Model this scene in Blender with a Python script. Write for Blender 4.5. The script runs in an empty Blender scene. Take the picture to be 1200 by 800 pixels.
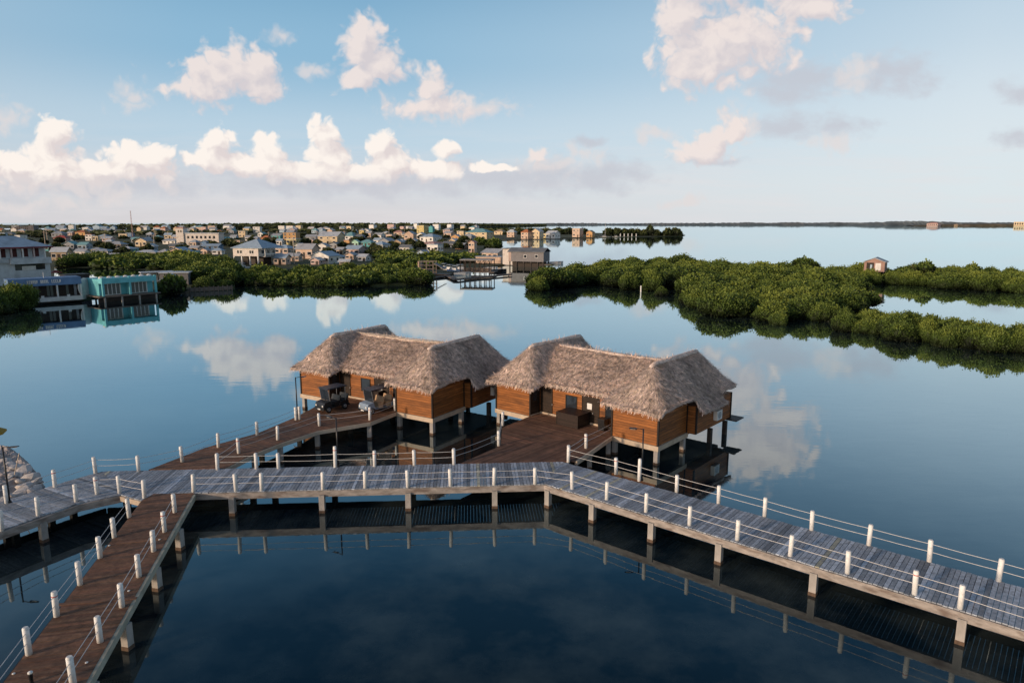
import bpy, bmesh, math, random
import numpy as np
from mathutils import Vector, Matrix, geometry
R = math.radians
rng = random.Random(7)
nrng = np.random.default_rng(11)
sc = bpy.context.scene
COL = sc.collection

# ------------------------------------------------------------------ site survey: a drone view at 16 m
F, CX, CY, H = 800., 600., 400., 16.
PIT = math.atan(139/800.)
def at(u, v, z=0.):
    x = (u-CX)/F; y = -(v-CY)/F
    dy = math.cos(PIT)+y*math.sin(PIT); dz = -math.sin(PIT)+y*math.cos(PIT)
    t = (z-H)/dz
    return (x*t, dy*t, z)
def zat(u, v, Y):
    x = (u-CX)/F; y = -(v-CY)/F
    dy = math.cos(PIT)+y*math.sin(PIT); dz = -math.sin(PIT)+y*math.cos(PIT)
    t = Y/dy
    return (x*t, Y, H+dz*t)
def pr(X, Y, Z):
    Z -= H
    d = Y*math.cos(PIT)-Z*math.sin(PIT); h = Y*math.sin(PIT)+Z*math.cos(PIT)
    return (CX+F*X/d, CY-F*h/d)

# ------------------------------------------------------------------ helpers
def link(o, parent=None):
    COL.objects.link(o)
    if parent: o.parent = parent
    return o
def props(o, label=None, cat=None, group=None, kind=None):
    if label: o['label'] = label
    if cat: o['category'] = cat
    if group: o['group'] = group
    if kind: o['kind'] = kind
    return o
def empty(name, loc=(0,0,0), rz=0., label=None, cat=None, group=None):
    o = bpy.data.objects.new(name, None); o.location = loc; o.rotation_euler = (0,0,rz)
    o.empty_display_size = .2
    link(o); return props(o, label, cat, group)
def copy_tree(o, parent=None):
    c = o.copy(); COL.objects.link(c); c.parent = parent
    for ch in list(o.children): copy_tree(ch, c)
    return c

class MB:
    def __init__(s): s.v = []; s.f = []; s.c = []; s.m = []
    def add(s, vs, fs, c=1., m=0):
        n = len(s.v); s.v += [tuple(p) for p in vs]
        for f in fs:
            s.f.append([i+n for i in f]); s.c.append(c); s.m.append(m)
    def box(s, x0, x1, y0, y1, z0, z1, c=1., rz=0., org=(0,0,0), m=0):
        vs = [(x,y,z) for z in (z0,z1) for x,y in ((x0,y0),(x1,y0),(x1,y1),(x0,y1))]
        ca, sa = math.cos(rz), math.sin(rz)
        vs = [(org[0]+x*ca-y*sa, org[1]+x*sa+y*ca, org[2]+z) for x,y,z in vs]
        s.add(vs, [(3,2,1,0),(4,5,6,7),(0,1,5,4),(1,2,6,5),(2,3,7,6),(3,0,4,7)], c, m)
    def prism(s, poly, z0, z1, c=1., m=0):
        n = len(poly)
        vs = [(p[0],p[1],z0) for p in poly]+[(p[0],p[1],z1) for p in poly]
        fs = [tuple(range(n-1,-1,-1)), tuple(range(n,2*n))]+[(i,(i+1)%n,n+(i+1)%n,n+i) for i in range(n)]
        s.add(vs, fs, c, m)
    def tube(s, pts, r, n=6, c=1., m=0, cap=True):
        pts = [Vector(p) for p in pts]; rings = []
        rs = r if isinstance(r,(list,tuple)) else [r]*len(pts)
        for i,p in enumerate(pts):
            t = (pts[min(i+1,len(pts)-1)]-pts[max(i-1,0)]).normalized()
            a = t.cross(Vector((0,0,1)))
            if a.length < 1e-3: a = Vector((1,0,0))
            a.normalize(); b = t.cross(a)
            rings.append([p+(a*math.cos(2*math.pi*k/n)+b*math.sin(2*math.pi*k/n))*rs[i] for k in range(n)])
        vs = [q for rg in rings for q in rg]; fs = []
        for i in range(len(pts)-1):
            for k in range(n):
                fs.append((i*n+k, i*n+(k+1)%n, (i+1)*n+(k+1)%n, (i+1)*n+k))
        if cap:
            fs.append(tuple(range(n))[::-1]); fs.append(tuple((len(pts)-1)*n+k for k in range(n)))
        s.add(vs, fs, c, m)
    def lathe(s, prof, n=12, org=(0,0,0), c=1., m=0):
        vs = []; fs = []
        for r,z in prof:
            for k in range(n):
                a = 2*math.pi*k/n; vs.append((org[0]+r*math.cos(a), org[1]+r*math.sin(a), org[2]+z))
        for i in range(len(prof)-1):
            for k in range(n):
                fs.append((i*n+k, i*n+(k+1)%n, (i+1)*n+(k+1)%n, (i+1)*n+k))
        fs.append(tuple(range(n))[::-1]); fs.append(tuple((len(prof)-1)*n+k for k in range(n)))
        s.add(vs, fs, c, m)
    def mesh(s, name, mats, smooth=False):
        me = bpy.data.meshes.new(name)
        me.from_pydata(s.v, [], s.f); me.update()
        at_ = me.attributes.new('Col', 'FLOAT_COLOR', 'FACE')
        arr = np.ones((len(s.f),4), np.float32)
        for i,c in enumerate(s.c):
            arr[i,:3] = c
        at_.data.foreach_set('color', arr.ravel())
        if not isinstance(mats,(list,tuple)): mats = [mats]
        for m in mats: me.materials.append(m)
        if len(mats) > 1: me.polygons.foreach_set('material_index', np.array(s.m, np.int32))
        if smooth: me.polygons.foreach_set('use_smooth', np.ones(len(s.f), bool))
        bm = bmesh.new(); bm.from_mesh(me); bmesh.ops.recalc_face_normals(bm, faces=bm.faces[:]); bm.to_mesh(me); bm.free()
        return me
    def build(s, name, mats, parent=None, smooth=False, label=None, loc=None):
        o = bpy.data.objects.new(name, s.mesh(name, mats, smooth))
        if loc: o.location = loc
        if label: o['label'] = label
        return link(o, parent)
def quads_mesh(name, P, colr, mat, hull=None, smooth=False):
    """P (n,4,3) loose quads with per-face colour; hull = (verts, faces, colour)"""
    n = len(P); me = bpy.data.meshes.new(name)
    V = P.reshape(-1,3); nv = len(V); faces = np.arange(nv).reshape(n,4)
    loops = faces.ravel(); starts = np.arange(n)*4; tot = np.full(n,4)
    C = np.ones((n,4)); C[:,:3] = colr
    if hull is not None:
        hv, hf, hc = hull
        V = np.concatenate([V, hv]); loops = np.concatenate([loops, (hf+nv).ravel()])
        starts = np.concatenate([starts, n*4+np.arange(len(hf))*hf.shape[1]]); tot = np.concatenate([tot, np.full(len(hf),hf.shape[1])])
        hcol = np.ones((len(hf),4)); hcol[:,:3] = hc; C = np.concatenate([C, hcol])
    me.vertices.add(len(V)); me.vertices.foreach_set('co', V.astype(np.float32).ravel())
    me.loops.add(len(loops)); me.loops.foreach_set('vertex_index', loops.astype(np.int32))
    me.polygons.add(len(starts)); me.polygons.foreach_set('loop_start', starts.astype(np.int32)); me.polygons.foreach_set('loop_total', tot.astype(np.int32))
    me.update(); me.validate()
    a = me.attributes.new('Col','FLOAT_COLOR','FACE'); a.data.foreach_set('color', C.astype(np.float32).ravel())
    me.materials.append(mat)
    return me

# ------------------------------------------------------------------ materials
def newmat(name):
    m = bpy.data.materials.new(name); m.use_nodes = True; nt = m.node_tree
    b = nt.nodes['Principled BSDF']; return m, nt, b
def N(nt, t, **kw):
    n = nt.nodes.new(t)
    for k,v in kw.items():
        if hasattr(n,k): setattr(n,k,v)
        else: n.inputs[k].default_value = v
    return n
def surf(name, col, rough=.8, var=.25, scale=3., attr=True, stretch=(1,1,1), bump=0., spec=.3, metal=0., dark=None, dscale=None, stripe=None):
    """base colour * per-face tint * noise; optional stains (dark, dscale) and plank stripes along an axis (axis, spacing)"""
    m, nt, b = newmat(name); L = nt.links.new
    tc = N(nt,'ShaderNodeTexCoord'); mp = N(nt,'ShaderNodeMapping'); mp.inputs['Scale'].default_value = stretch
    L(tc.outputs['Object'], mp.inputs['Vector'])
    no = N(nt,'ShaderNodeTexNoise'); no.inputs['Scale'].default_value = scale; no.inputs['Detail'].default_value = 6; no.inputs['Roughness'].default_value = .65
    L(mp.outputs[0], no.inputs['Vector'])
    mr = N(nt,'ShaderNodeMapRange'); mr.inputs[1].default_value = .3; mr.inputs[2].default_value = .7
    mr.inputs[3].default_value = 1-var; mr.inputs[4].default_value = 1+var
    L(no.outputs['Fac'], mr.inputs[0])
    mix = N(nt,'ShaderNodeMix', data_type='RGBA', blend_type='MULTIPLY'); mix.inputs[0].default_value = 1
    mix.inputs[6].default_value = (*col,1); L(mr.outputs[0], mix.inputs[7]); out = mix.outputs[2]
    if attr:
        at_ = N(nt,'ShaderNodeAttribute'); at_.attribute_name = 'Col'
        m2 = N(nt,'ShaderNodeMix', data_type='RGBA', blend_type='MULTIPLY'); m2.inputs[0].default_value = 1
        L(out, m2.inputs[6]); L(at_.outputs['Color'], m2.inputs[7]); out = m2.outputs[2]
    if dark:
        n2 = N(nt,'ShaderNodeTexNoise'); n2.inputs['Scale'].default_value = dscale or scale*.4; n2.inputs['Detail'].default_value = 5
        L(mp.outputs[0], n2.inputs['Vector'])
        r2 = N(nt,'ShaderNodeMapRange'); r2.inputs[1].default_value = .52; r2.inputs[2].default_value = .7; r2.inputs[4].default_value = .8
        L(n2.outputs['Fac'], r2.inputs[0])
        m3 = N(nt,'ShaderNodeMix', data_type='RGBA'); L(r2.outputs[0], m3.inputs[0]); L(out, m3.inputs[6]); m3.inputs[7].default_value = (*dark,1); out = m3.outputs[2]
    hgt = no.outputs['Fac']
    if stripe:
        ax, sp = stripe
        sx = N(nt,'ShaderNodeSeparateXYZ'); L(tc.outputs['Object'], sx.inputs[0])
        dv = N(nt,'ShaderNodeMath', operation='DIVIDE'); L(sx.outputs[ax], dv.inputs[0]); dv.inputs[1].default_value = sp
        fr = N(nt,'ShaderNodeMath', operation='FRACT'); L(dv.outputs[0], fr.inputs[0])
        lt = N(nt,'ShaderNodeMath', operation='LESS_THAN'); L(fr.outputs[0], lt.inputs[0]); lt.inputs[1].default_value = .12
        fl = N(nt,'ShaderNodeMath', operation='FLOOR'); L(dv.outputs[0], fl.inputs[0])
        wn = N(nt,'ShaderNodeTexWhiteNoise', noise_dimensions='1D'); L(fl.outputs[0], wn.inputs['W'])
        r4 = N(nt,'ShaderNodeMapRange'); r4.inputs[3].default_value = .72; r4.inputs[4].default_value = 1.25; L(wn.outputs['Value'], r4.inputs[0])
        m4 = N(nt,'ShaderNodeMix', data_type='RGBA', blend_type='MULTIPLY'); m4.inputs[0].default_value = 1; L(out, m4.inputs[6]); L(r4.outputs[0], m4.inputs[7])
        m5 = N(nt,'ShaderNodeMix', data_type='RGBA'); L(lt.outputs[0], m5.inputs[0]); L(m4.outputs[2], m5.inputs[6])
        m5.inputs[7].default_value = (col[0]*.25,col[1]*.25,col[2]*.25,1); out = m5.outputs[2]
    L(out, b.inputs['Base Color'])
    b.inputs['Roughness'].default_value = rough; b.inputs['Specular IOR Level'].default_value = spec; b.inputs['Metallic'].default_value = metal
    if bump:
        bp = N(nt,'ShaderNodeBump'); bp.inputs['Strength'].default_value = bump; bp.inputs['Distance'].default_value = .05
        L(hgt, bp.inputs['Height']); L(bp.outputs[0], b.inputs['Normal'])
    return m
M = {}
M['grey_deck'] = surf('weathered grey planks', (.35,.375,.41), .75, .35, 2.2, stretch=(3,3,3), bump=.3, dark=(.19,.20,.22), dscale=1.2)
M['brown_deck'] = surf('brown deck planks', (.165,.088,.052), .7, .4, 2.0, stretch=(2,2,2), bump=.3, dark=(.09,.05,.033), dscale=.7)
M['terrace_deck'] = surf('reddish terrace planks', (.175,.095,.06), .72, .35, 2.0, bump=.3, dark=(.10,.058,.04), dscale=.5)
M['beam'] = surf('stained pale beam', (.31,.275,.25), .85, .4, 1.8, stretch=(1,1,3), dark=(.14,.10,.08), dscale=1.3, bump=.3)
M['beam_grey'] = surf('grey green beam', (.36,.35,.28), .85, .25, 1.5, dark=(.2,.19,.15), dscale=1.)
M['cream'] = surf('cream base beam', (.52,.42,.32), .8, .18, 1.5, dark=(.4,.31,.22), dscale=.8)
M['pile'] = surf('concrete pile', (.37,.345,.32), .85, .3, 2.5, stretch=(1,1,.5), dark=(.26,.19,.14), dscale=1.2)
M['dark_pile'] = surf('dark pile tone', (.05,.04,.035), .7, .4, 3)  # one dark tone for back-row piles, stilts and under-floor panels
M['rust'] = surf('rust stained pile foot', (.10,.065,.045), .8, .4, 5)
M['post'] = surf('white painted post', (.82,.815,.80), .6, .12, 4, dark=(.5,.48,.44), dscale=3.5)
M['red_mark'] = surf('red reflector', (.5,.05,.03), .5, .1)
M['rope'] = surf('white rope', (.62,.61,.60), .8, .15, 6)
M['cladding'] = surf('orange brown cladding', (.27,.098,.026), .6, .4, 1.4, stretch=(.6,.6,4), stripe=(2,.19), bump=.2, dark=(.11,.045,.018), dscale=.9)
M['dark_wood'] = surf('dark brown wood', (.032,.02,.014), .55, .3, 3, stripe=(2,.11))
M['trim'] = surf('black trim', (.02,.014,.011), .6, .2)
M['thatch'] = surf('palm thatch', (.74,.61,.545), .95, .5, 3.2, bump=.5)
M['thatch_ridge'] = surf('thatch ridge', (.66,.545,.48), .95, .4, 5, bump=.5)
M['bamboo'] = surf('pale pole', (.55,.45,.36), .6, .25, 3)
M['black'] = surf('black paint', (.012,.012,.014), .35, .2, spec=.5)
M['navy'] = surf('dark navy paint', (.028,.036,.052), .3, .2, spec=.5)
M['cartblue'] = surf('pale blue grey paint', (.24,.31,.40), .25, .1, spec=.5)
M['tan_seat'] = surf('tan vinyl', (.50,.33,.20), .6, .15)
M['tyre'] = surf('rubber', (.015,.015,.016), .85, .2)
M['rim'] = surf('wheel rim', (.35,.35,.36), .35, .1, metal=.6)
M['white'] = surf('white paint', (.72,.71,.69), .6, .1, 2, dark=(.55,.53,.5), dscale=.6)
M['lens'] = surf('lamp lens', (.75,.75,.72), .2, .05)
M['wicker'] = surf('dark wicker', (.028,.017,.014), .5, .4, 8, stripe=(2,.09))
M['glass'] = surf('dark window glass', (.02,.026,.035), .08, .2, spec=.6)
M['metal'] = surf('grey metal', (.3,.3,.31), .4, .15, metal=.5)
M['rock'] = surf('pale limestone', (.56,.52,.49), .9, .3, 1.2, bump=.6, dark=(.3,.25,.22), dscale=.9)
M['rubble'] = surf('grey pink gravel', (.42,.375,.35), .95, .4, 1.5, bump=.8, dark=(.18,.15,.14), dscale=.5, attr=False)
M['soil'] = surf('scrub ground', (.05,.058,.024), .95, .45, .05, attr=False, dark=(.12,.10,.065), dscale=.03)
M['bark'] = surf('grey bark', (.10,.08,.06), .9, .3, 4)
M['yellow'] = surf('yellow canvas', (.34,.22,.03), .8, .15)
M['pole_wood'] = surf('grey dock wood', (.17,.14,.12), .85, .35, .8)
M['grey_roof'] = surf('rusty flat roof', (.25,.24,.24), .8, .35, .5)
def foliage(name, dark, light, yellow):
    m, nt, b = newmat(name); L = nt.links.new
    a = N(nt,'ShaderNodeAttribute'); a.attribute_name = 'Col'
    sx = N(nt,'ShaderNodeSeparateColor'); L(a.outputs['Color'], sx.inputs[0])
    r = N(nt,'ShaderNodeValToRGB'); e = r.color_ramp.elements
    e[0].position = 0; e[0].color = (*dark,1); e[1].position = 1; e[1].color = (*yellow,1)
    x = e.new(.55); x.color = (*light,1)
    oi = N(nt,'ShaderNodeObjectInfo'); ad = N(nt,'ShaderNodeMath', operation='MULTIPLY_ADD'); ad.inputs[1].default_value = .18; 
    ad.inputs[1].default_value = .26; L(oi.outputs['Random'], ad.inputs[0]); L(sx.outputs[0], ad.inputs[2])
    sb = N(nt,'ShaderNodeMath', operation='SUBTRACT'); L(ad.outputs[0], sb.inputs[0]); sb.inputs[1].default_value = .12
    L(sb.outputs[0], r.inputs[0]); L(r.outputs[0], b.inputs['Base Color'])
    b.inputs['Roughness'].default_value = .65; b.inputs['Specular IOR Level'].default_value = .25
    return m
M['mangrove'] = foliage('mangrove leaves', (.006,.010,.004), (.074,.118,.021), (.205,.245,.042))
M['leaf'] = foliage('town tree leaves', (.006,.010,.005), (.045,.062,.018), (.12,.115,.03))
def matcol(name, rgb, rough=.75, var=.15, sc_=.8):
    k = 'c_'+name
    if k not in M: M[k] = surf(name, rgb, rough, var, sc_, dark=tuple(c*.6 for c in rgb), dscale=.35)
    return M[k]
WALLC = {'white':(.76,.73,.69),'cream':(.66,.52,.34),'peach':(.60,.44,.34),'pink':(.58,.42,.38),'orange':(.58,.34,.15),'yellow':(.62,.50,.22),
 'teal':(.10,.36,.38),'mint':(.42,.66,.52),'blue':(.12,.22,.36),'grey':(.30,.31,.33),'tan':(.42,.31,.20),'brown':(.22,.11,.06),'pale blue':(.36,.46,.55),'red':(.40,.10,.06)}
ROOFC = {'grey':(.35,.37,.40),'blue grey':(.33,.42,.51),'pale grey':(.50,.53,.56),'teal':(.20,.38,.40),'rusty orange':(.42,.16,.07),'white':(.58,.56,.54),'red':(.38,.08,.06),'tan':(.40,.30,.20),'dark grey':(.17,.18,.19),'mint':(.42,.62,.50),'pink':(.45,.25,.21)}

# ------------------------------------------------------------------ world
SUN_EL, SUN_DIR = 10., Vector((-.80,-.60,0)).normalized()
sun_az = math.atan2(SUN_DIR.x, SUN_DIR.y)          # clockwise from +Y
w = bpy.data.worlds.new("World"); sc.world = w; w.use_nodes = True
nt = w.node_tree; nt.nodes.clear(); L = nt.links.new
out = N(nt,'ShaderNodeOutputWorld'); bg = N(nt,'ShaderNodeBackground'); L(bg.outputs[0], out.inputs[0])
sky = N(nt,'ShaderNodeTexSky'); sky.sky_type = 'NISHITA'; sky.sun_disc = False
sky.sun_elevation = R(SUN_EL); sky.sun_rotation = sun_az; sky.air_density = 1.0; sky.dust_density = .6; sky.ozone_density = 1.5
bg.inputs[1].default_value = .1
def mth(op, a, b=None, c=None, clamp=False):
    n = N(nt,'ShaderNodeMath', operation=op); n.use_clamp = clamp
    for i,x in enumerate((a,b,c)):
        if x is None: continue
        if isinstance(x,(int,float)): n.inputs[i].default_value = x
        else: L(x, n.inputs[i])
    return n.outputs[0]
def vec(op, a, b=None):
    n = N(nt,'ShaderNodeVectorMath', operation=op)
    for i,x in enumerate((a,b)):
        if x is None: continue
        if isinstance(x,tuple): n.inputs[i].default_value = x
        else: L(x, n.inputs[i])
    return n
def mixc(f, a, b):
    n = N(nt,'ShaderNodeMix', data_type='RGBA')
    for i,x in ((0,f),(6,a),(7,b)):
        if isinstance(x,tuple): n.inputs[i].default_value = (*x,1)
        elif isinstance(x,(int,float)): n.inputs[i].default_value = x
        else: L(x, n.inputs[i])
    return n.outputs[2]
def mrange(x, a, b, c=0., d=1., smooth=False):
    n = N(nt,'ShaderNodeMapRange'); n.clamp = True
    if smooth: n.interpolation_type = 'SMOOTHSTEP'
    L(x, n.inputs[0]); 
    for i,k in enumerate((a,b,c,d)): n.inputs[i+1].default_value = k
    return n.outputs[0]
tc = N(nt,'ShaderNodeTexCoord'); sp = N(nt,'ShaderNodeSeparateXYZ'); L(tc.outputs['Generated'], sp.inputs[0])
ny = mth('MAXIMUM', sp.outputs[1], .04)
az = mth('DIVIDE', sp.outputs[0], ny); el = mth('DIVIDE', sp.outputs[2], ny)
cb = N(nt,'ShaderNodeCombineXYZ'); L(az, cb.inputs[0]); L(el, cb.inputs[1]); P0 = cb.outputs[0]
# clear sky gradient by elevation, paler to the north east
ramp = N(nt,'ShaderNodeValToRGB'); cr = ramp.color_ramp; cr.interpolation = 'EASE'
stops = [(0.,(.73,.705,.735)),(.05,(.69,.72,.78)),(.11,(.52,.68,.81)),(.22,(.29,.515,.71)),(.36,(.15,.36,.57)),(.52,(.055,.19,.36)),(.72,(.022,.09,.20)),(1.,(.012,.055,.13))]
cr.elements[0].position, cr.elements[0].color = 0., (*stops[0][1],1); cr.elements[1].position, cr.elements[1].color = 1., (*stops[-1][1],1)
for p_,c_ in stops[1:-1]:
    e_ = cr.elements.new(p_); e_.color = (*c_,1)
L(mth('MAXIMUM', sp.outputs[2], 0.), ramp.inputs[0])
clear = mixc(mth('MULTIPLY', mrange(az, -.2, .65), mrange(sp.outputs[2], .46, .10)), ramp.outputs[0], (.73,.81,.87))
clear = mixc(mth('MULTIPLY', mrange(az, -.45, -.9), mrange(sp.outputs[2], .75, .2, 0., .35)), clear, (.56,.62,.68))
# bring the Nishita sky in (scaled by the background strength), weighted towards the half of the sky behind the camera
skyw = mrange(sp.outputs[1], .25, -.4, .10, .75)
clear10 = vec('SCALE', clear).outputs[0]; clear10.node.inputs['Scale'].default_value = 10.
base = mixc(skyw, clear10, sky.outputs[0])
# broad warm glow of the low sun behind the viewer
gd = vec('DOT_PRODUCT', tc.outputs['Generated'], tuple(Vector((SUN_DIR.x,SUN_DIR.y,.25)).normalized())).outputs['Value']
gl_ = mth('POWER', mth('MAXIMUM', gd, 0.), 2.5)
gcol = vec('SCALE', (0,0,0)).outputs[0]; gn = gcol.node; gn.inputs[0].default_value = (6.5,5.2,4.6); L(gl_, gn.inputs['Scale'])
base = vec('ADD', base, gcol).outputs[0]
def gno(u, v):
    x = (u-CX)/F; y = -(v-CY)/F
    dy = math.cos(PIT)+y*math.sin(PIT); dz = -math.sin(PIT)+y*math.cos(PIT)
    return x/dy, dz/dy
WHITE = [(10,190,55,20),(66,160,24,26),(62,186,40,20),(110,200,60,17),(160,188,44,20),(180,184,24,18),(150,203,60,14),(256,176,26,20),(242,190,26,14),(280,194,40,14),(316,178,24,22),(330,196,34,13),
 (378,162,20,26),(386,186,30,22),(418,197,30,13),(449,168,21,23),(458,190,32,18),(500,200,46,10),(523,177,15,15),(576,199,34,8),(405,201,130,13),(60,203,100,15)]
SOFT = [(627,180,8,10),(265,86,48,30),(292,76,30,22),(238,104,32,20),(300,98,30,18),(425,50,25,28),(442,76,32,24),(422,92,24,14),(421,36,17,17),(508,100,20,24),(506,122,46,14),
 (838,156,20,17),(860,148,14,18),(820,178,30,14),(835,58,60,44),(800,20,26,36),(882,44,50,38),(950,8,44,20),(820,84,36,16),(930,-40,62,42),(840,-20,52,28)]
FAINT = [(560,126,48,12),(520,124,60,16),(770,160,24,9),(1002,86,24,18),(972,168,30,9),(375,78,20,10),(152,112,20,18),(640,195,40,12),(0,140,26,14),(135,232,22,9),(30,240,60,9),(802,238,22,6),(683,178,24,10),(860,150,22,22),(330,40,16,8),(60,215,110,14)]
GREY = [(940,97,56,17),(1045,88,46,18),(925,106,38,14),(930,145,36,14),(985,150,36,10),(690,162,17,5),(640,205,44,14),(690,212,50,12),(825,190,36,4),(1195,104,22,12),(1190,160,20,10),(600,212,100,14),(400,214,180,12),(120,220,140,10),(700,205,60,14),(840,30,30,14)]
def field(Pw, blobs):
    acc = None
    for (u,v,ru,rv) in blobs:
        k_ = .98 if blobs is WHITE else 1.10; ru *= k_; rv *= k_
        a,e = gno(u,v); a2,_ = gno(u+ru,v); _,e2 = gno(u,v-rv)
        n1 = vec('SUBTRACT', Pw, (a,e,0)).outputs[0]
        n2 = vec('MULTIPLY', n1, (1/abs(a2-a), 1/abs(e2-e), 0)).outputs[0]
        d = vec('LENGTH', n2).outputs['Value']
        acc = d if acc is None else mth('SMOOTH_MIN', acc, d, .35)
    return mth('SUBTRACT', 1., acc)
def nz(Pv, scale, detail, rough, ystretch=1.):
    n = N(nt,'ShaderNodeTexNoise'); n.inputs['Scale'].default_value = scale; n.inputs['Detail'].default_value = detail; n.inputs['Roughness'].default_value = rough
    v_ = vec('MULTIPLY', Pv, (1, ystretch, 1)).outputs[0]; L(v_, n.inputs['Vector']); return n
wn = nz(P0, 16., 3, .5)
warp = vec('SCALE', vec('SUBTRACT', wn.outputs['Color'], (.5,.5,.5)).outputs[0]).outputs[0]; warp.node.inputs['Scale'].default_value = .045
def clouds(Pb, full):
    Pw = vec('ADD', Pb, warp).outputs[0]
    n1 = mth('SUBTRACT', nz(Pb, 25., 8, .58).outputs['Fac'], .5)
    puff = mth('SUBTRACT', mth('ABSOLUTE', mth('SUBTRACT', nz(vec('ADD', Pb, warp).outputs[0], 30., 3, .5).outputs['Fac'], .5)), .085)
    n1 = mth('MULTIPLY_ADD', puff, 2.2, mth('MULTIPLY', n1, .8))
    n2 = mth('SUBTRACT', nz(Pb, 26., 6, .58, 1.6).outputs['Fac'], .5)
    fw = mth('MULTIPLY_ADD', n1, 1.7, mth('MULTIPLY', field(Pw, WHITE), 1.35)); fs = mth('MULTIPLY_ADD', n1, 1.8, mth('MULTIPLY', field(Pw, SOFT), 1.3))
    fg = mth('MULTIPLY_ADD', n2, 2.4, field(Pw, GREY)) if full else None
    ff = mth('MULTIPLY_ADD', n1, 2.0, field(Pw, FAINT)) if full else None
    return fw, fs, fg, ff
fw, fs, fg, ff = clouds(P0, True)
P1 = vec('ADD', P0, (-.012,.018,0)).outputs[0]
fw1, fs1, _, _ = clouds(P1, False)
front = mth('GREATER_THAN', sp.outputs[1], .06)
lit_w = mrange(mth('SUBTRACT', fw, fw1), -.5, .6); lit_s = mrange(mth('SUBTRACT', fs, fs1), -.55, .7)
def c10(c): return tuple(x*10 for x in c)
colW = mixc(lit_w, c10((.76,.675,.665)), c10((1.0,.915,.845)))
colS = mixc(lit_s, c10((.70,.635,.65)), c10((.88,.775,.735)))
aG = mth('MULTIPLY', mrange(fg, -.6, .9, 0., .75, True), front)
aS = mth('MULTIPLY', mrange(fs, -.42, .45, 0., .92, True), front)
aW = mth('MULTIPLY', mrange(fw, -.30, .30, 0., .96, True), front)
# thin haze streaks low over the horizon
hz = mrange(nz(P0, 6., 5, .6, 9.).outputs['Fac'], .45, .75)
hband = mth('MULTIPLY', mth('MULTIPLY', hz, mrange(el, .16, .05, smooth=True)), .5)
hband = mth('MULTIPLY', hband, front)
c0 = mixc(hband, base, c10((.78,.745,.755)))
aF = mth('MULTIPLY', mrange(ff, -.5, .9, 0., .75, True), front)
c0 = mixc(aG, c0, c10((.56,.57,.63)))
c0 = mixc(aF, c0, c10((.77,.71,.70)))
c0 = mixc(aS, c0, colS)
# bases of the bank dissolve into the haze
c0 = mixc(mth('MULTIPLY', aW, mrange(el, .045, .075, .35, 1., True)), c0, colW)
L(c0, bg.inputs[0])

ld = bpy.data.lights.new('sun','SUN'); ld.energy = 3.1; ld.angle = R(4); ld.color = (1.,.74,.52)
lo = bpy.data.objects.new('sun', ld); COL.objects.link(lo)
to_sun = Vector((SUN_DIR.x*math.cos(R(SUN_EL)), SUN_DIR.y*math.cos(R(SUN_EL)), math.sin(R(SUN_EL))))
lo.rotation_euler = to_sun.to_track_quat('Z','Y').to_euler(); lo.location = to_sun*80

cd = bpy.data.cameras.new('camera'); cam = bpy.data.objects.new('camera', cd); COL.objects.link(cam)
cd.lens = 24; cd.sensor_width = 36; cd.clip_end = 60000; cam.location = (0,0,H); cam.rotation_euler = (math.pi/2-PIT,0,0)
sc.camera = cam
sc.render.engine = 'CYCLES'; sc.cycles.max_bounces = 5; sc.cycles.diffuse_bounces = 3; sc.cycles.glossy_bounces = 3; w.cycles.sampling_method = 'MANUAL'; w.cycles.sample_map_resolution = 512; sc.cycles.use_denoising = True
sc.view_settings.view_transform = 'Standard'; sc.view_settings.look = 'None'; sc.view_settings.exposure = 0

# ------------------------------------------------------------------ water
m, nt2, b = newmat('lagoon water'); L2 = nt2.links.new
tcw = N(nt2,'ShaderNodeTexCoord')
n1 = N(nt2,'ShaderNodeTexNoise'); n1.inputs['Scale'].default_value = .9; n1.inputs['Detail'].default_value = 4
mpw = N(nt2,'ShaderNodeMapping'); mpw.inputs['Scale'].default_value = (.5,1.2,1); L2(tcw.outputs['Object'], mpw.inputs[0]); L2(mpw.outputs[0], n1.inputs['Vector'])
n2 = N(nt2,'ShaderNodeTexNoise'); n2.inputs['Scale'].default_value = .22; n2.inputs['Detail'].default_value = 7; n2.inputs['Roughness'].default_value = .62; L2(tcw.outputs['Object'], n2.inputs['Vector'])
rr = N(nt2,'ShaderNodeValToRGB'); rr.color_ramp.elements[0].position = .42; rr.color_ramp.elements[0].color = (.003,.0095,.016,1)
rr.color_ramp.elements[1].position = .72; rr.color_ramp.elements[1].color = (.05,.066,.066,1); L2(n2.outputs['Fac'], rr.inputs[0]); L2(rr.outputs[0], b.inputs['Base Color'])
bp = N(nt2,'ShaderNodeBump'); bp.inputs['Strength'].default_value = .05; bp.inputs['Distance'].default_value = .05
n3 = N(nt2,'ShaderNodeTexNoise'); n3.inputs['Scale'].default_value = .012; n3.inputs['Detail'].default_value = 3
mp3 = N(nt2,'ShaderNodeMapping'); mp3.inputs['Scale'].default_value = (.35,2.2,1); L2(tcw.outputs['Object'], mp3.inputs[0]); L2(mp3.outputs[0], n3.inputs['Vector'])
mr3 = N(nt2,'ShaderNodeMapRange'); mr3.inputs[1].default_value = .42; mr3.inputs[2].default_value = .62; mr3.inputs[3].default_value = .025; mr3.inputs[4].default_value = .09; L2(n3.outputs['Fac'], mr3.inputs[0]); L2(mr3.outputs[0], bp.inputs['Strength'])
L2(n1.outputs['Fac'], bp.inputs['Height'])
b.inputs['Roughness'].default_value = .9; b.inputs['Specular IOR Level'].default_value = 0
gl = N(nt2,'ShaderNodeBsdfGlossy'); gl.inputs['Roughness'].default_value = .02; gl.inputs['Color'].default_value = (.83,.955,1.,1); L2(bp.outputs[0], gl.inputs['Normal'])
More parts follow.
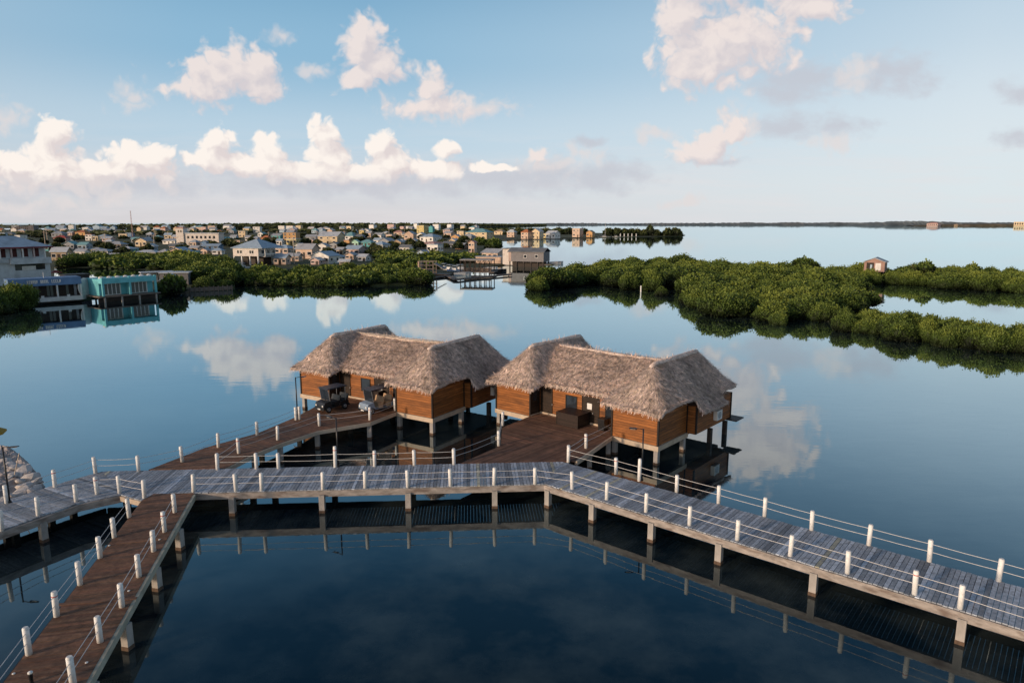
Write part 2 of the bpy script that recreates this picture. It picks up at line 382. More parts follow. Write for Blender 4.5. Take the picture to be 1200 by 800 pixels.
lw = N(nt2,'ShaderNodeLayerWeight'); lw.inputs['Blend'].default_value = .5; L2(bp.outputs[0], lw.inputs['Normal'])
fr_ = N(nt2,'ShaderNodeValToRGB'); fe = fr_.color_ramp.elements
fe[0].position = 0.; fe[0].color = (.02,.02,.02,1); fe[1].position = 1.; fe[1].color = (1,1,1,1)
for p_,k_ in ((.40,.045),(.50,.10),(.58,.20),(.66,.36),(.74,.52),(.82,.66),(.91,.82),(.97,.94)):
    e_ = fe.new(p_); e_.color = (k_,k_,k_,1)
L2(lw.outputs['Facing'], fr_.inputs[0])
ms = N(nt2,'ShaderNodeMixShader'); L2(fr_.outputs[0], ms.inputs[0]); L2(b.outputs[0], ms.inputs[1]); L2(gl.outputs[0], ms.inputs[2])
L2(ms.outputs[0], nt2.nodes['Material Output'].inputs['Surface'])
M['water'] = m
wm = MB(); S = 30000
wm.add([(-S,-400,0),(S,-400,0),(S,S,0),(-S,S,0)], [(0,1,2,3)])
props(wm.build('water', M['water']), kind='structure')

# ------------------------------------------------------------------ boardwalks
DZ = 1.35
def clip_half(poly, n, d, keep_less):
    res = []
    k = len(poly)
    for i in range(k):
        a, b_ = poly[i], poly[(i+1)%k]
        da = a[0]*n[0]+a[1]*n[1]-d; db = b_[0]*n[0]+b_[1]*n[1]-d
        if not keep_less: da, db = -da, -db
        if da <= 0: res.append(a)
        if (da < 0 < db) or (db < 0 < da):
            t = da/(da-db); res.append((a[0]+(b_[0]-a[0])*t, a[1]+(b_[1]-a[1])*t))
    return res
def planks(mb, poly, adeg, wdt=.19, gap=.022, z=DZ, th=.05, tint=None, ragged=0.):
    """planks run along direction adeg across the convex polygon"""
    a = R(adeg); d = (math.cos(a), math.sin(a)); n = (-d[1], d[0])
    ds = [p[0]*n[0]+p[1]*n[1] for p in poly]; t = min(ds)
    while t < max(ds):
        q = clip_half(poly, n, t+gap/2, False)
        if len(q) > 2: q = clip_half(q, n, t+wdt-gap/2, True)
        if len(q) > 2:
            if ragged:
                al = [p[0]*d[0]+p[1]*d[1] for p in q]; mid = sum(al)/len(al); e0 = rng.uniform(-.5,1)*ragged; e1 = rng.uniform(-.5,1)*ragged
                q = [(p[0]+d[0]*(e1 if s_>mid else -e0), p[1]+d[1]*(e1 if s_>mid else -e0)) for p,s_ in zip(q,al)]
            mb.prism(q, z-th, z+rng.uniform(-.006,.006), tint() if tint else rng.uniform(.75,1.2))
        t += wdt
def grey_tint():
    r = rng.random(); k = rng.uniform(.66,1.25)
    if r < .01: return (k*1.25,k*1.12,k*.8)
    if r < .16: k *= .68
    if r > .9: k *= 1.3
    return (k*.97,k,k*1.04)
def brown_tint():
    k = rng.uniform(.7,1.25); return (k*rng.uniform(.95,1.1),k,k)
def beam(name, p, q, wd, z0, z1, mat, parent):
    mb = MB(); p = Vector((*p[:2],0)); q = Vector((*q[:2],0)); l = (q-p).length; a = math.atan2(q.y-p.y, q.x-p.x)
    mb.box(0, l, -wd/2, wd/2, z0, z1, 1., a, (p.x,p.y,0)); return mb.build(name, mat, parent)
def make_pile_mesh(r=.15, top=DZ-.3):
    mb = MB(); mb.box(-r,r,-r,r,-1.2,top); a = mb.mesh('pile', M['pile'])
    mb = MB(); mb.box(-r-.012,r+.012,-r-.012,r+.012,-1.2,.16); c = mb.mesh('waterline_stain', M['rust']); return a, c
PILE, STAIN = make_pile_mesh()
def pile(x, y, parent, rz=0., mesh=None):
    o = link(bpy.data.objects.new('pile', mesh or PILE), parent); o.location = (x,y,0); o.rotation_euler = (0,0,rz)
    if mesh is None:
        s_ = link(bpy.data.objects.new('waterline_stain', STAIN), o)
    return o
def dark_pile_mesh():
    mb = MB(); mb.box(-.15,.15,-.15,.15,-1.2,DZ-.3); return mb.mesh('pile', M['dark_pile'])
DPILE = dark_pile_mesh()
pm = MB(); pm.lathe([(.105,-.02),(.105,.95),(.09,.985),(.075,1.0)], 12); POST = pm.mesh('post', M['post'])
for p_ in POST.polygons: p_.use_smooth = len(p_.vertices) == 4
rm = MB(); rm.lathe([(.109,.80),(.109,.835)], 12); MARK = rm.mesh('red_mark', M['red_mark'])
def post(x, y, parent, hs=1.):
    o = link(bpy.data.objects.new('post', POST), parent); o.location = (x,y,DZ); o.scale = (1,1,hs*rng.uniform(.97,1.03)); o.rotation_euler = (rng.uniform(-.03,.03),rng.uniform(-.03,.03),rng.uniform(0,6))
    if rng.random() < .18: link(bpy.data.objects.new('red_mark', MARK), o)
    return o
def ropes(pts, parent, sag=.02, side=None):
    for z in (.82,.46):
        mb = MB(); line = []
        for i in range(len(pts)-1):
            a, b_ = pts[i], pts[i+1]; l = math.hypot(b_[0]-a[0], b_[1]-a[1])
            for k in range(6):
                t = k/6; s_ = sag*l*rng.uniform(.8,1.2)*4*t*(1-t)*.5
                line.append((a[0]+(b_[0]-a[0])*t, a[1]+(b_[1]-a[1])*t, DZ+z-s_))
        line.append((*pts[-1][:2], DZ+z)); mb.tube(line, .014, 5); mb.build('rope', M['rope'], parent, smooth=True)
def rail(pts, parent, sag=.02, tall=()):
    for i,p in enumerate(pts): post(p[0], p[1], parent, 1.28 if i in tall else 1.)
    ropes(pts, parent, sag)
def px(l): return [at(u,v,DZ)[:2] for u,v in l]

# grey boardwalk
GB = empty('boardwalk', (0,0,0), 0, 'long grey weathered plank boardwalk bending across the water in front of the thatched huts', 'boardwalk')
mb = MB()
planks(mb, [(-29.5,22.2),(-23.03,34.26),(-21.42,35.40),(-24.53,38.95),(-25.6,37.4),(-32.9,24.3)], 61.8+90, tint=grey_tint, ragged=.03, wdt=.21)
planks(mb, [(-21.42,35.41),(1.9,36.95),(3.1,40.62),(-24.53,38.95)], 93.6, tint=grey_tint, ragged=.03)
planks(mb, [(-21.42,35.395),(-19.86,34.6),(-19.7,35.50)], 93.6, tint=grey_tint)
planks(mb, [(1.9,36.95),(24,18.4),(26.5,20.98),(3.1,40.62)], 50, tint=grey_tint, ragged=.04)
mb.build('deck_planks', M['grey_deck'], GB)
near = [(-29.3,22.4),(-22.95,34.2),(-21.42,35.40)]; main_n = [(-19.7,35.58),(1.85,37.02),(23.9,18.5)]
far = [(-32.8,24.4),(-25.6,37.3),(-24.5,38.85)]; main_f = [(-24.4,38.88),(3.05,40.52),(26.3,21.05)]
for ln in (near, main_n):
    for a, b_ in zip(ln, ln[1:]): beam('edge_beam', a, b_, .18, DZ-.42, DZ-.06, M['beam'], GB)
beam('edge_beam', (-21.42,35.36), (-19.9,34.66), .14, DZ-.34, DZ-.06, M['cream'], GB)
for ln in (far, main_f):
    for a, b_ in zip(ln, ln[1:]): beam('edge_beam', a, b_, .16, DZ-.40, DZ-.06, M['dark_wood'], GB)
def crossrow(p, q):
    beam('cross_beam', p, q, .2, DZ-.62, DZ-.43, M['dark_wood'], GB)
def lerp(a, b_, t): return (a[0]+(b_[0]-a[0])*t, a[1]+(b_[1]-a[1])*t)
for u in (276.5,378.5,478,579.5):
    x,y,_ = at(u,571,DZ); y = 36.95+(x-1.9)*.0667
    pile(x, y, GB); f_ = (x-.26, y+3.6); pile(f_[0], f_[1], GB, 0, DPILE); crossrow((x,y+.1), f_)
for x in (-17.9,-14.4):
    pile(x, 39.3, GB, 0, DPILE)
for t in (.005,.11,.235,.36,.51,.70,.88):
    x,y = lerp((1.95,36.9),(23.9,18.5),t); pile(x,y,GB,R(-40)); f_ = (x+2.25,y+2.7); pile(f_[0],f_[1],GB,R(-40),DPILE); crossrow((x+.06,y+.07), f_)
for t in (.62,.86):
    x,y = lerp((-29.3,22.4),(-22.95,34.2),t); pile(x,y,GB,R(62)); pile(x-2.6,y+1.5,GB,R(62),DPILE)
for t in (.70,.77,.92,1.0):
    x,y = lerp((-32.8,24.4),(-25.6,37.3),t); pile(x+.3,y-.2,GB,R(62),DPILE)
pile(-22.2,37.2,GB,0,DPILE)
# rails
nl = px([(-36,640),(2,622),(45,604),(89.5,587.5),(114,579),(140.5,578),(169.5,583.5)])
nl = [(p[0]-.04,p[1]+.06) for p in nl]
rail(nl, GB, .015)
rail(px([(227,576),(276.7,575),(306.7,574.3),(378.5,572.7),(428,571.3),(478,570.4),(528,569),(579,567.8),(627,566.6),(670.5,572.5),(711,585),(757,599.5),(808,615),(864,632.3),(926,651),(993,671.4),(1071.6,696),(1125,712.6),(1215,742),(1300,768)]), GB, .01)
rail(px([(-30,606),(8,589),(64.5,570.5),(112,554),(162.5,552)]), GB, .03)
rail(px([(255,550),(300.7,549),(326.5,548.6),(393,547),(439,546),(485.7,545),(532,543.8)]), GB, .02, tall=(3,))
rail(px([(666,541.2),(722,555.2),(749,562.8),(793,576),(842,589.2),(896,604.5),(951,620.5),(1018,638.5),(1089,657.6),(1170,680.5),(1262,706)]), GB, .012, tall=(2,))

# brown branch boardwalk running towards the viewer
SB = empty('boardwalk', (0,0,0), 0, 'brown plank boardwalk running from the grey boardwalk down to the bottom left corner', 'boardwalk')
mb = MB()
planks(mb, [(-19.84,34.58),(-19.68,35.52),(-17.5,35.60),(-17.2,34.2),(-12.7,15.3),(-15.4,15.3)], 13.6, wdt=.15, gap=.012, tint=brown_tint)
mb.build('deck_planks', M['brown_deck'], SB)
SEAM = surf('orange seam board',(.19,.10,.06),.75,.3,2)
for (u,v),(u2,v2) in (((137,636),(196,630)),((66,708),(160,700))):
    p = at(u,v,DZ+.014); q = at(u2,v2,DZ+.014); l = math.hypot(q[0]-p[0],q[1]-p[1]); mb = MB(); mb.box(0,l,-.09,.09,-.03,0,1.,math.atan2(q[1]-p[1],q[0]-p[0]),p); mb.build('seam_board', SEAM, SB)
beam('edge_beam', (-17.44,35.45), (-12.68,15.4), .16, DZ-.30, DZ-.01, M['beam_grey'], SB)
beam('edge_beam', (-19.8,34.5), (-15.45,15.4), .14, DZ-.34, DZ-.06, M['dark_wood'], SB)
for u,v in ((211,620),(184,665),(149,730),(110,800)):
    p = at(u,v,DZ-.3); pile(p[0]-.06,p[1],SB,R(-14))
    pile(p[0]-2.5,p[1]+.6,SB,R(-14),DPILE)
rail(px([(151.5,605.5),(134,629),(117.5,653),(94,684.5),(66.5,721.5),(34,766.5),(-6,822)]), SB, .004)
rail(px([(205,600),(193,622.5),(180,645.5),(163,675.5),(143,710.5),(117.5,751.5),(86,802),(40,875)]), SB, .004)
dm = MB(); dm.lathe([(.05,0),(.05,.02),(.03,.03)], 10); DISC = dm.mesh('deck_light', M['lens'])
for u,v in ((187,632),(128,639),(151,692),(101.5,776),(16,789),(190,606)):
    p = at(u,v,DZ+.01); o = link(bpy.data.objects.new('deck_light', DISC), SB); o.location = p
# jetty to the left hut
JB = empty('boardwalk', (0,0,0), 0, 'brown plank jetty and parking deck in front of the left thatched hut', 'jetty')
mb = MB()
planks(mb, [(-21.9,39.20),(-17.4,39.42),(-16.6,42.3),(-20.3,43.3)], 12, wdt=.16, z=DZ+.008, tint=brown_tint)
planks(mb, [(-20.3,43.3),(-16.6,42.3),(-15.6,44.4),(-18,46.4)], -32, wdt=.16, z=DZ+.008, tint=brown_tint)
planks(mb, [(-18,46.4),(-15.6,44.4),(-13.9,47.1),(-16.6,50.4)], -40, wdt=.16, z=DZ+.008, tint=brown_tint)
planks(mb, [(-16.6,50.4),(-13.9,47.1),(-10.6,49.25),(-9.1,52.05),(-8.5,53.1),(-14.72,57.0),(-15.35,56.0)], -32, wdt=.16, z=DZ+.008, tint=brown_tint)
mb.build('deck_planks', M['brown_deck'], JB)
rb = [(-17.35,39.5),(-16.55,42.3),(-15.55,44.38),(-13.88,47.05),(-10.6,49.2),(-9.15,51.9)]
for a, b_ in zip(rb, rb[1:]): beam('edge_beam', a, b_, .14, DZ-.28, DZ-.02, M['cream'], JB)
lb = [(-21.85,39.3),(-20.25,43.3),(-17.97,46.4),(-16.57,50.4),(-15.4,55.9)]
for a, b_ in zip(lb, lb[1:]): beam('edge_beam', a, b_, .14, DZ-.34, DZ-.06, M['dark_wood'], JB)
for x,y in ((-16.65,42.2),(-15.7,44.3),(-14.0,47.2),(-10.7,49.35),(-17.45,40.2)): pile(x,y,JB)
for x,y in ((-20.1,43.3),(-17.7,46.2),(-16.3,50.3),(-12.5,50.8)): pile(x,y,JB,0,DPILE)
rail(px([(213.8,541),(256,524),(301.5,509.5),(347,492)]), JB, .03)
ropes(px([(162.5,552),(213.8,541)]), JB, .03)
rail(px([(255,549.5),(279.8,531),(325.5,515.4),(374.4,499),(433.5,492),(463,481)]), JB, .03)
post(*at(351,491.5,DZ)[:2], JB)
# terrace of the right hut
TB = empty('terrace', (0,0,0), 0, 'broad reddish brown plank terrace between grey boardwalk and right thatched hut', 'terrace')
mb = MB()
planks(mb, [(-3.2,40.32),(3.9,40.66),(6.95,45.9),(-.74,43.7)], 49, wdt=.15, z=DZ+.008, tint=brown_tint)
planks(mb, [(-.74,43.7),(6.95,45.9),(7.75,46.85),(2.2,51.7),(1.4,50.8),(-.7,47.8)], -41, wdt=.15, z=DZ+.008, tint=brown_tint)
mb.build('deck_planks', M['terrace_deck'], TB)
beam('edge_beam', (4.0,40.75), (6.95,45.8), .16, DZ-.28, DZ-.01, M['cream'], TB)
for a, b_ in zip([(-3.15,40.4),(-.74,43.7),(-.68,47.8)], [(-.74,43.7),(-.68,47.8),(1.38,50.75)]): beam('edge_beam', a, b_, .16, DZ-.34, DZ-.04, M['dark_wood'], TB)
for x,y in ((5.1,43.0),(6.7,45.6),(-.5,47.6)): pile(x,y,TB)
for x,y in ((-.6,43.8),(1.3,50.4),(2.5,44)): pile(x,y,TB,0,DPILE)
rail(px([(532,543),(584.4,522)]), TB, .03); post(*px([(589,498)])[0], TB)
ropes(px([(584.4,522),(589,498)]), TB, .02)
rail(px([(666,539.5),(686.7,525)]), TB, .02)
ropes(px([(686.7,525),(717,509)]), TB, .02)

# ------------------------------------------------------------------ lamps on the boardwalk
def lamp_mesh():
    root = empty('lamp_post', (0,0,0))
    a = MB(); a.tube([(0,0,0),(0,0,3.1)], [.05,.04], 8); a.lathe([(.09,0),(.09,.12),(.05,.16)], 10); a.build('pole', M['black'], root, True)
    a = MB(); a.tube([(0,0,3.05),(.28,0,3.1),(.5,0,3.07)], .022, 6); a.build('arm', M['black'], root, True)
    a = MB(); a.add([(.35,-.09,3.05),(.82,-.07,3.10),(.82,.07,3.10),(.35,.09,3.05),(.38,-.05,3.12),(.78,-.04,3.14),(.78,.04,3.14),(.38,.05,3.12)], [(3,2,1,0),(4,5,6,7),(0,1,5,4),(1,2,6,5),(2,3,7,6),(3,0,4,7)])
    h_ = a.build('lamp_head', M['black'], root)
    a = MB(); a.box(.45,.72,-.045,.045,3.045,3.055); a.build('lens', M['lens'], h_)
    return root
LAMP = lamp_mesh()
lamps = [((393,547),'thin black lamp post on the far rail in front of the left hut', 150), ((749,562.8),'thin black lamp post on the far rail in front of the right hut', 170),
         ((7,589),'thin black lamp post beside the white rubble bank at the left edge', 5), ((346,488),'thin black lamp post at the left corner of the parking deck', 20)]
for i,((u,v),lb_,rz) in enumerate(lamps):
    o = LAMP if i == 0 else copy_tree(LAMP)
    p = at(u,v,DZ); o.location = (p[0]+.16,p[1]+.06,DZ-.02); o.rotation_euler = (0,0,R(rz)); props(o, lb_, 'lamp post', 'lamp posts along the boardwalks')
bl = empty('bollard_light', at(37,800,DZ), 0, 'short black bollard light with a white top standing on the brown boardwalk', 'bollard light')
a = MB(); a.lathe([(.07,0),(.06,.02),(.06,.33),(.07,.35)], 12); a.build('stem', M['black'], bl, True)
a = MB(); a.lathe([(.075,.352),(.075,.40),(.05,.42)], 12); a.build('cap', M['lens'], bl, True)

# ------------------------------------------------------------------ thatched huts
def roof_field():
    xs = np.arange(-16.2, 1.9, .11); ys = np.arange(-1.2, 11.6, .11)
    X, Y = np.meshgrid(xs, ys, indexing='ij')
    Xs = np.where(X < -7.25, -14.5-X, X)           # mirrored about the middle
    T = 3.0/2.55
    def wing(x, y):
        side = 6.5-np.abs(x+1.8)*T
        f = 6.5-(2.1-y)*1.12; bk = 6.5-(y-8.9)*1.5
        ridge = np.where((y>2.1)&(y<8.9), 6.5+.12*np.abs(np.linspace(-1,1,1)), 6.5)
        return np.minimum(np.minimum(side, f), np.minimum(bk, ridge))
    w_ = wing(Xs, Y)
    c_ = 6.15-np.abs(Y-5.0)*.555
    c_ = np.where((Y<.68)|(Y>9.6), -9, c_)
    xm = np.where(Y<4.15, .62, np.where(Y<8.1, 1.3, .8))
    inw = (Xs<xm)&(Xs>-4.25)&(Y>-.6)&(Y<10.7)
    w2 = np.where(inw, w_, -9)
    inc = (X<-1.8)&(X>-12.7)
    c2 = np.where(inc, c_, -9)
    Z = np.maximum(w2, c2)
    okm = Z > 1.5
    for _ in range(9):      # slumped, rounded ridges and hips
        Pz = np.pad(Z,1,mode='edge'); Pm = np.pad(okm,1).astype(float); acc = np.zeros_like(Z); wt = np.zeros_like(Z)
        for dx in (0,1,2):
            for dy in (0,1,2):
                m_ = Pm[dx:dx+Z.shape[0],dy:dy+Z.shape[1]]; acc += m_*Pz[dx:dx+Z.shape[0],dy:dy+Z.shape[1]]; wt += m_
        Z = np.where(okm, acc/np.maximum(wt,1), Z)
    return xs, ys, X, Y, Z
def make_hut():
    root = empty('thatched_hut', (0,0,0))
    base, top = DZ, 3.95
    # walls (separate volumes with the front yard between the wings)
    def wall(x0,x1,y0,y1,z0=base,z1=top):
        a = MB(); a.box(x0,x1,y0,y1,z0,z1); return a.build('wall', M['cladding'], root)
    wr = wall(-3.6,0,0,4.1,base,3.75); wall(-3.597,.7,4.103,9.9,base-.05,3.3); wl = wall(-14.5,-11,0,4.1,base,3.75); wall(-15.2,-11.003,4.103,9.9,base-.05,3.3); wc = wall(-10.99,-3.61,1.2,8.4,base,3.5)
    # corner trims
    for x,y in ((0,0),(-3.6,0),(-11,0),(-14.5,0),(0,4.07),(.7,4.13),(.7,9.9),(-15.2,9.9)):
        a = MB(); a.box(x-.06,x+.06,y-.06,y+.06,base-.02,3.3 if y > 1 else 3.7); a.build('corner_trim', M['trim'], root)
    # cream base beams under the front rooms
    for x0,x1 in ((-3.6,0),(-14.5,-11)):
        a = MB(); a.box(x0-.09,x1+.09,-.09,.12,base-.36,base-.02); a.box(x0-.09,x0+.12,.121,4.2,base-.36,base-.02); a.box(x1-.12,x1+.09,.121,4.2,base-.36,base-.02)
        a.build('base_beam', M['cream'], root)
    a = MB(); a.box(-10.9,-3.7,1.12,1.197,base+.012,base+.16); a.build('skirting', M['cream'], root); a = MB(); a.box(-11.003,-10.92,.0,1.11,base+.012,base+.1); a.build('skirting', M['cream'], root)
    a = MB(); a.box(-14.4,-.1,.15,9.8,base-.3,base-.06); a.build('floor_slab', M['dark_wood'], root); a = MB(); a.box(.3,1.5,9.2,10.6,base-.1,base-.02); a.build('step', M['dark_wood'], root)
    for x,y in ((-.12,.12),(-3.4,.12),(-11.1,.12),(-14.3,.12),(-.1,3.8),(-14.3,3.8)):
        p = pile(x,y,root)
    for x,y in ((-3.4,3.8),(.45,7.0),(.45,9.6),(-3.6,7),(-3.6,9.6),(-7.2,3.5),(-7.2,9),(-11,3.8),(-11,9.6),(-14.9,9.6),(-14.9,7),(-7.2,6.2)):
        pile(x,y,root,0,DPILE)
    # door and windows of the middle room
    def opening(name, x0,x1,z0,z1,y=1.197, frame=M['trim'], pane=M['dark_wood']):
        a = MB(); t = .06
        a.box(x0,x1,y-.05,y,z0,z0+t); a.box(x0,x1,y-.05,y,z1-t,z1); a.box(x0,x0+t,y-.05,y,z0+t,z1-t); a.box(x1-t,x1,y-.05,y,z0+t,z1-t)
        f_ = a.build(name, frame, root)
        a = MB(); a.box(x0+t,x1-t,y-.02,y-.001,z0+t,z1-t); a.build('pane' if name=='window' else 'door_leaf', pane, f_); return f_
    d1 = opening('door', -10.9,-9.75, base+.1, 3.45)
    opening('window', -8.5,-7.45, 2.15, 3.25, pane=M['glass']); opening('window', -4.95,-3.95, 2.15, 3.25, pane=M['glass'])
    d2 = opening('door', -7.0,-5.45, base+.1, 3.45)
    a = MB(); a.box(-6.5,-6.08,1.12,1.14,2.5,2.95); a.build('notice', M['white'], d2)
    a = MB(); a.box(-6.02,-5.95,1.10,1.14,2.2,2.3); a.build('handle', M['metal'], d2)
    a = MB(); a.box(-9.72,-9.68,1.05,1.13,2.2,2.32); a.build('handle', M['metal'], d1)
    # recess side doors (on the wings' inner faces)
    a = MB(); a.box(-10.996,-10.95,.06,1.1,base+.1,3.6); sd = a.build('door', M['dark_wood'], root)
    a = MB(); a.box(-10.948,-10.94,.3,.75,2.5,3.4); a.build('pane', M['glass'], sd)
    a = MB(); a.box(-3.66,-3.603,.2,1.05,base+.1,3.4); a.build('door', M['dark_wood'], root)
    a = MB(); a.lathe([(.07,0),(.09,.12),(.07,.24)], 8, (-5.2,1.08,3.05)); a.build('wall_lamp', M['lens'], root)
    # ac unit on the outer side wall
    for sx_, x in ((1,.703),(-1,-15.203)):
        a = MB(); a.box(x if sx_>0 else x-.3, x+.3 if sx_>0 else x, 6.9,7.75,1.75,2.45); ac = a.build('air_conditioner', M['white'], root)
        xx = x+.303 if sx_>0 else x-.303
        a = MB(); vs=[(xx,7.32+.26*math.cos(k*math.pi/8),2.1+.26*math.sin(k*math.pi/8)) for k in range(16)]; vs2=[(xx+.01*sx_,p[1],p[2]) for p in vs]
        a.add(vs+vs2, [tuple(range(16)),tuple(range(16,32))]+[(k,(k+1)%16,16+(k+1)%16,16+k) for k in range(16)]); a.build('fan_grille', M['metal'], ac)
    # thatch: a thick height field with loose palm straws over it
    xs, ys, X, Y, Z = roof_field()
    ok = Z > 1.5
    rs = np.random.default_rng(5)
    nzz = np.zeros_like(Z)
    for sc_, am in ((5,.06),(11,.07),(23,.05),(51,.04)):
        g = rs.random((sc_+2, sc_+2)); gx = np.linspace(0,sc_,Z.shape[0]); gy = np.linspace(0,sc_,Z.shape[1]); ix = gx.astype(int); iy = gy.astype(int); fx = (gx-ix)[:,None]; fy = (gy-iy)[None,:]
        g00=g[np.ix_(ix,iy)]; g10=g[np.ix_(ix+1,iy)]; g01=g[np.ix_(ix,iy+1)]; g11=g[np.ix_(ix+1,iy+1)]
        nzz += am*2*((g00*(1-fx)+g10*fx)*(1-fy)+(g01*(1-fx)+g11*fx)*fy-.5)
    Zt = Z+nzz
    V = []; idx = -np.ones(Z.shape, int); Fq = []
    for i in range(Z.shape[0]):
        for j in range(Z.shape[1]):
            if ok[i,j]: idx[i,j] = len(V); V.append((X[i,j],Y[i,j],Zt[i,j]))
    nt_ = len(V)
    V += [(x,y,z-.22) for x,y,z in V]
    cell = ok[:-1,:-1]&ok[1:,:-1]&ok[1:,1:]&ok[:-1,1:]
    for i,j in zip(*np.nonzero(cell)):
        q = (idx[i,j],idx[i+1,j],idx[i+1,j+1],idx[i,j+1]); Fq.append(q); Fq.append(tuple(k+nt_ for k in q[::-1]))
        for di,dj,e in ((-1,0,(3,0)),(1,0,(1,2)),(0,-1,(0,1)),(0,1,(2,3))):
            ii,jj = i+di,j+dj
            if not (0<=ii<cell.shape[0] and 0<=jj<cell.shape[1]) or not cell[ii,jj]:
                a_,b_ = q[e[0]],q[e[1]]; Fq.append((b_,a_,a_+nt_,b_+nt_))
    hv = np.array(V); hf = np.array(Fq)
    # straws
    gx, gy = np.gradient(Z, .11, .11)
    ii, jj = np.nonzero(ok[:-1,:-1]&ok[1:,:-1]&ok[:-1,1:])
    n = 60000
    k = rs.integers(0,len(ii),n); i,j = ii[k],jj[k]
    gxx = np.clip(gx[i,j],-2,2); gyy = np.clip(gy[i,j],-2,2)
    okk = (np.hypot(gxx,gyy) < 2.6); i,j,gxx,gyy = i[okk],j[okk],gxx[okk],gyy[okk]; n = len(i)
    d = np.stack([-gxx,-gyy,-(gxx**2+gyy**2)],1)+rs.normal(0,.33,(n,3))*np.maximum(np.hypot(gxx,gyy),.3)[:,None]
    d /= np.linalg.norm(d,axis=1)[:,None]
    nr = np.stack([-gxx,-gyy,np.ones(n)],1); nr /= np.linalg.norm(nr,axis=1)[:,None]
    sd_ = np.cross(d,nr); sd_ /= np.linalg.norm(sd_,axis=1)[:,None]
    p0 = np.stack([X[i,j]+rs.uniform(-.06,.06,n), Y[i,j]+rs.uniform(-.06,.06,n), Zt[i,j]+.01],1)
    ln = rs.uniform(.15,.48,n)[:,None]; wd = rs.uniform(.008,.028,n)[:,None]; lift = rs.uniform(.0,.13,n)[:,None]
    p1 = p0+d*ln+nr*lift
    Pq = np.stack([p0-sd_*wd, p0+sd_*wd, p1+sd_*wd*.4, p1-sd_*wd*.4],1)
    patch = np.clip(1+2.6*nzz[i,j],.6,1.4); br = rs.uniform(.62,1.2,n)*np.where(rs.random(n)<.14,.5,1.)*np.where(rs.random(n)<.08,1.4,1.)*patch
    colr = np.stack([br*1.02,br*rs.uniform(.94,1.02,n),br*rs.uniform(.86,1.0,n)],1)
    hc = np.full((len(hf),3),.66)
    me = quads_mesh('thatch_roof', Pq, colr, M['thatch'], (hv,hf,hc))
    rf = link(bpy.data.objects.new('thatch_roof', me), root)
    # ridge rolls
    def ridge(pts, r, name='ridge'):
        a = MB(); a.tube(pts, r, 9); me_ = a.mesh(name, M['thatch_ridge'], True)
        for v_ in me_.vertices: v_.co += Vector((rs.normal(0,.02),rs.normal(0,.02),rs.normal(0,.03)))
        link(bpy.data.objects.new(name, me_), rf)
        P_ = []; cc = []
        for q0,q1 in zip(pts,pts[1:]):
            q0 = Vector(q0); q1 = Vector(q1); ax_ = (q1-q0); l_ = ax_.length; ax_.normalize(); s_ = ax_.cross(Vector((0,0,1))).normalized()
            for _ in range(int(l_*170)):
                t = rs.uniform(0,l_); sg = rs.choice((-1,1)); o_ = q0+ax_*t+Vector((0,0,rs.uniform(.0,.10)))
                dd = (s_*sg*rs.uniform(.6,1.2)+ax_*rs.normal(0,.4)+Vector((0,0,-rs.uniform(.5,1.1)))).normalized(); wv = dd.cross(Vector((0,0,1))).normalized()*rs.uniform(.012,.03)
                e_ = o_+dd*rs.uniform(.25,.5); P_.append([o_-wv,o_+wv,e_+wv*.4,e_-wv*.4]); b0 = rs.uniform(.5,1.35); cc.append((b0,b0*.97,b0*.92))
        me2 = quads_mesh('ridge_straw', np.array([[tuple(z_) for z_ in q] for q in P_]), np.array(cc), M['thatch_ridge']); link(bpy.data.objects.new('ridge_straw', me2), rf)
    for x in (-1.8,-12.7):
        ridge([(x,1.9,6.18),(x,2.5,6.30),(x,5.0,6.29),(x,8.2,6.30),(x,8.8,6.26),(x,9.2,6.05)], [.12,.18,.17,.18,.18,.10])
    ridge([(-12.4,5,6.05),(-9,5,5.98),(-5,5,5.97),(-2.1,5,6.05)], [.15,.16,.16,.15])
    return root
HUT = make_hut()
HUT.location = (-6.05,50.2,0); HUT.rotation_euler = (0,0,R(-32)); props(HUT, 'left thatched wooden hut on stilts with two golf carts parked at its front', 'thatched hut', 'thatched overwater huts')
HUT2 = copy_tree(HUT); HUT2.location = (9.7,43.6,0); HUT2.rotation_euler = (0,0,R(-41)); HUT2['label'] = 'right thatched wooden hut on stilts with dark wicker box before its door'
# pale poles along the middle ridge of the left hut only
a = MB(); a.tube([(-12.4,4.8,6.30),(-10,4.76,6.20),(-7,4.76,6.18),(-4,4.78,6.18),(-2.4,4.8,6.28)], .045, 6); a.tube([(-11.5,5.2,6.24),(-6,5.2,6.2),(-3,5.2,6.22)], .03, 6)
a.build('ridge_pole', M['bamboo'], HUT, True)
def hl(h, x, y, z=DZ):
    return h.location+Vector((x*math.cos(h.rotation_euler.z)-y*math.sin(h.rotation_euler.z), x*math.sin(h.rotation_euler.z)+y*math.cos(h.rotation_euler.z), z))
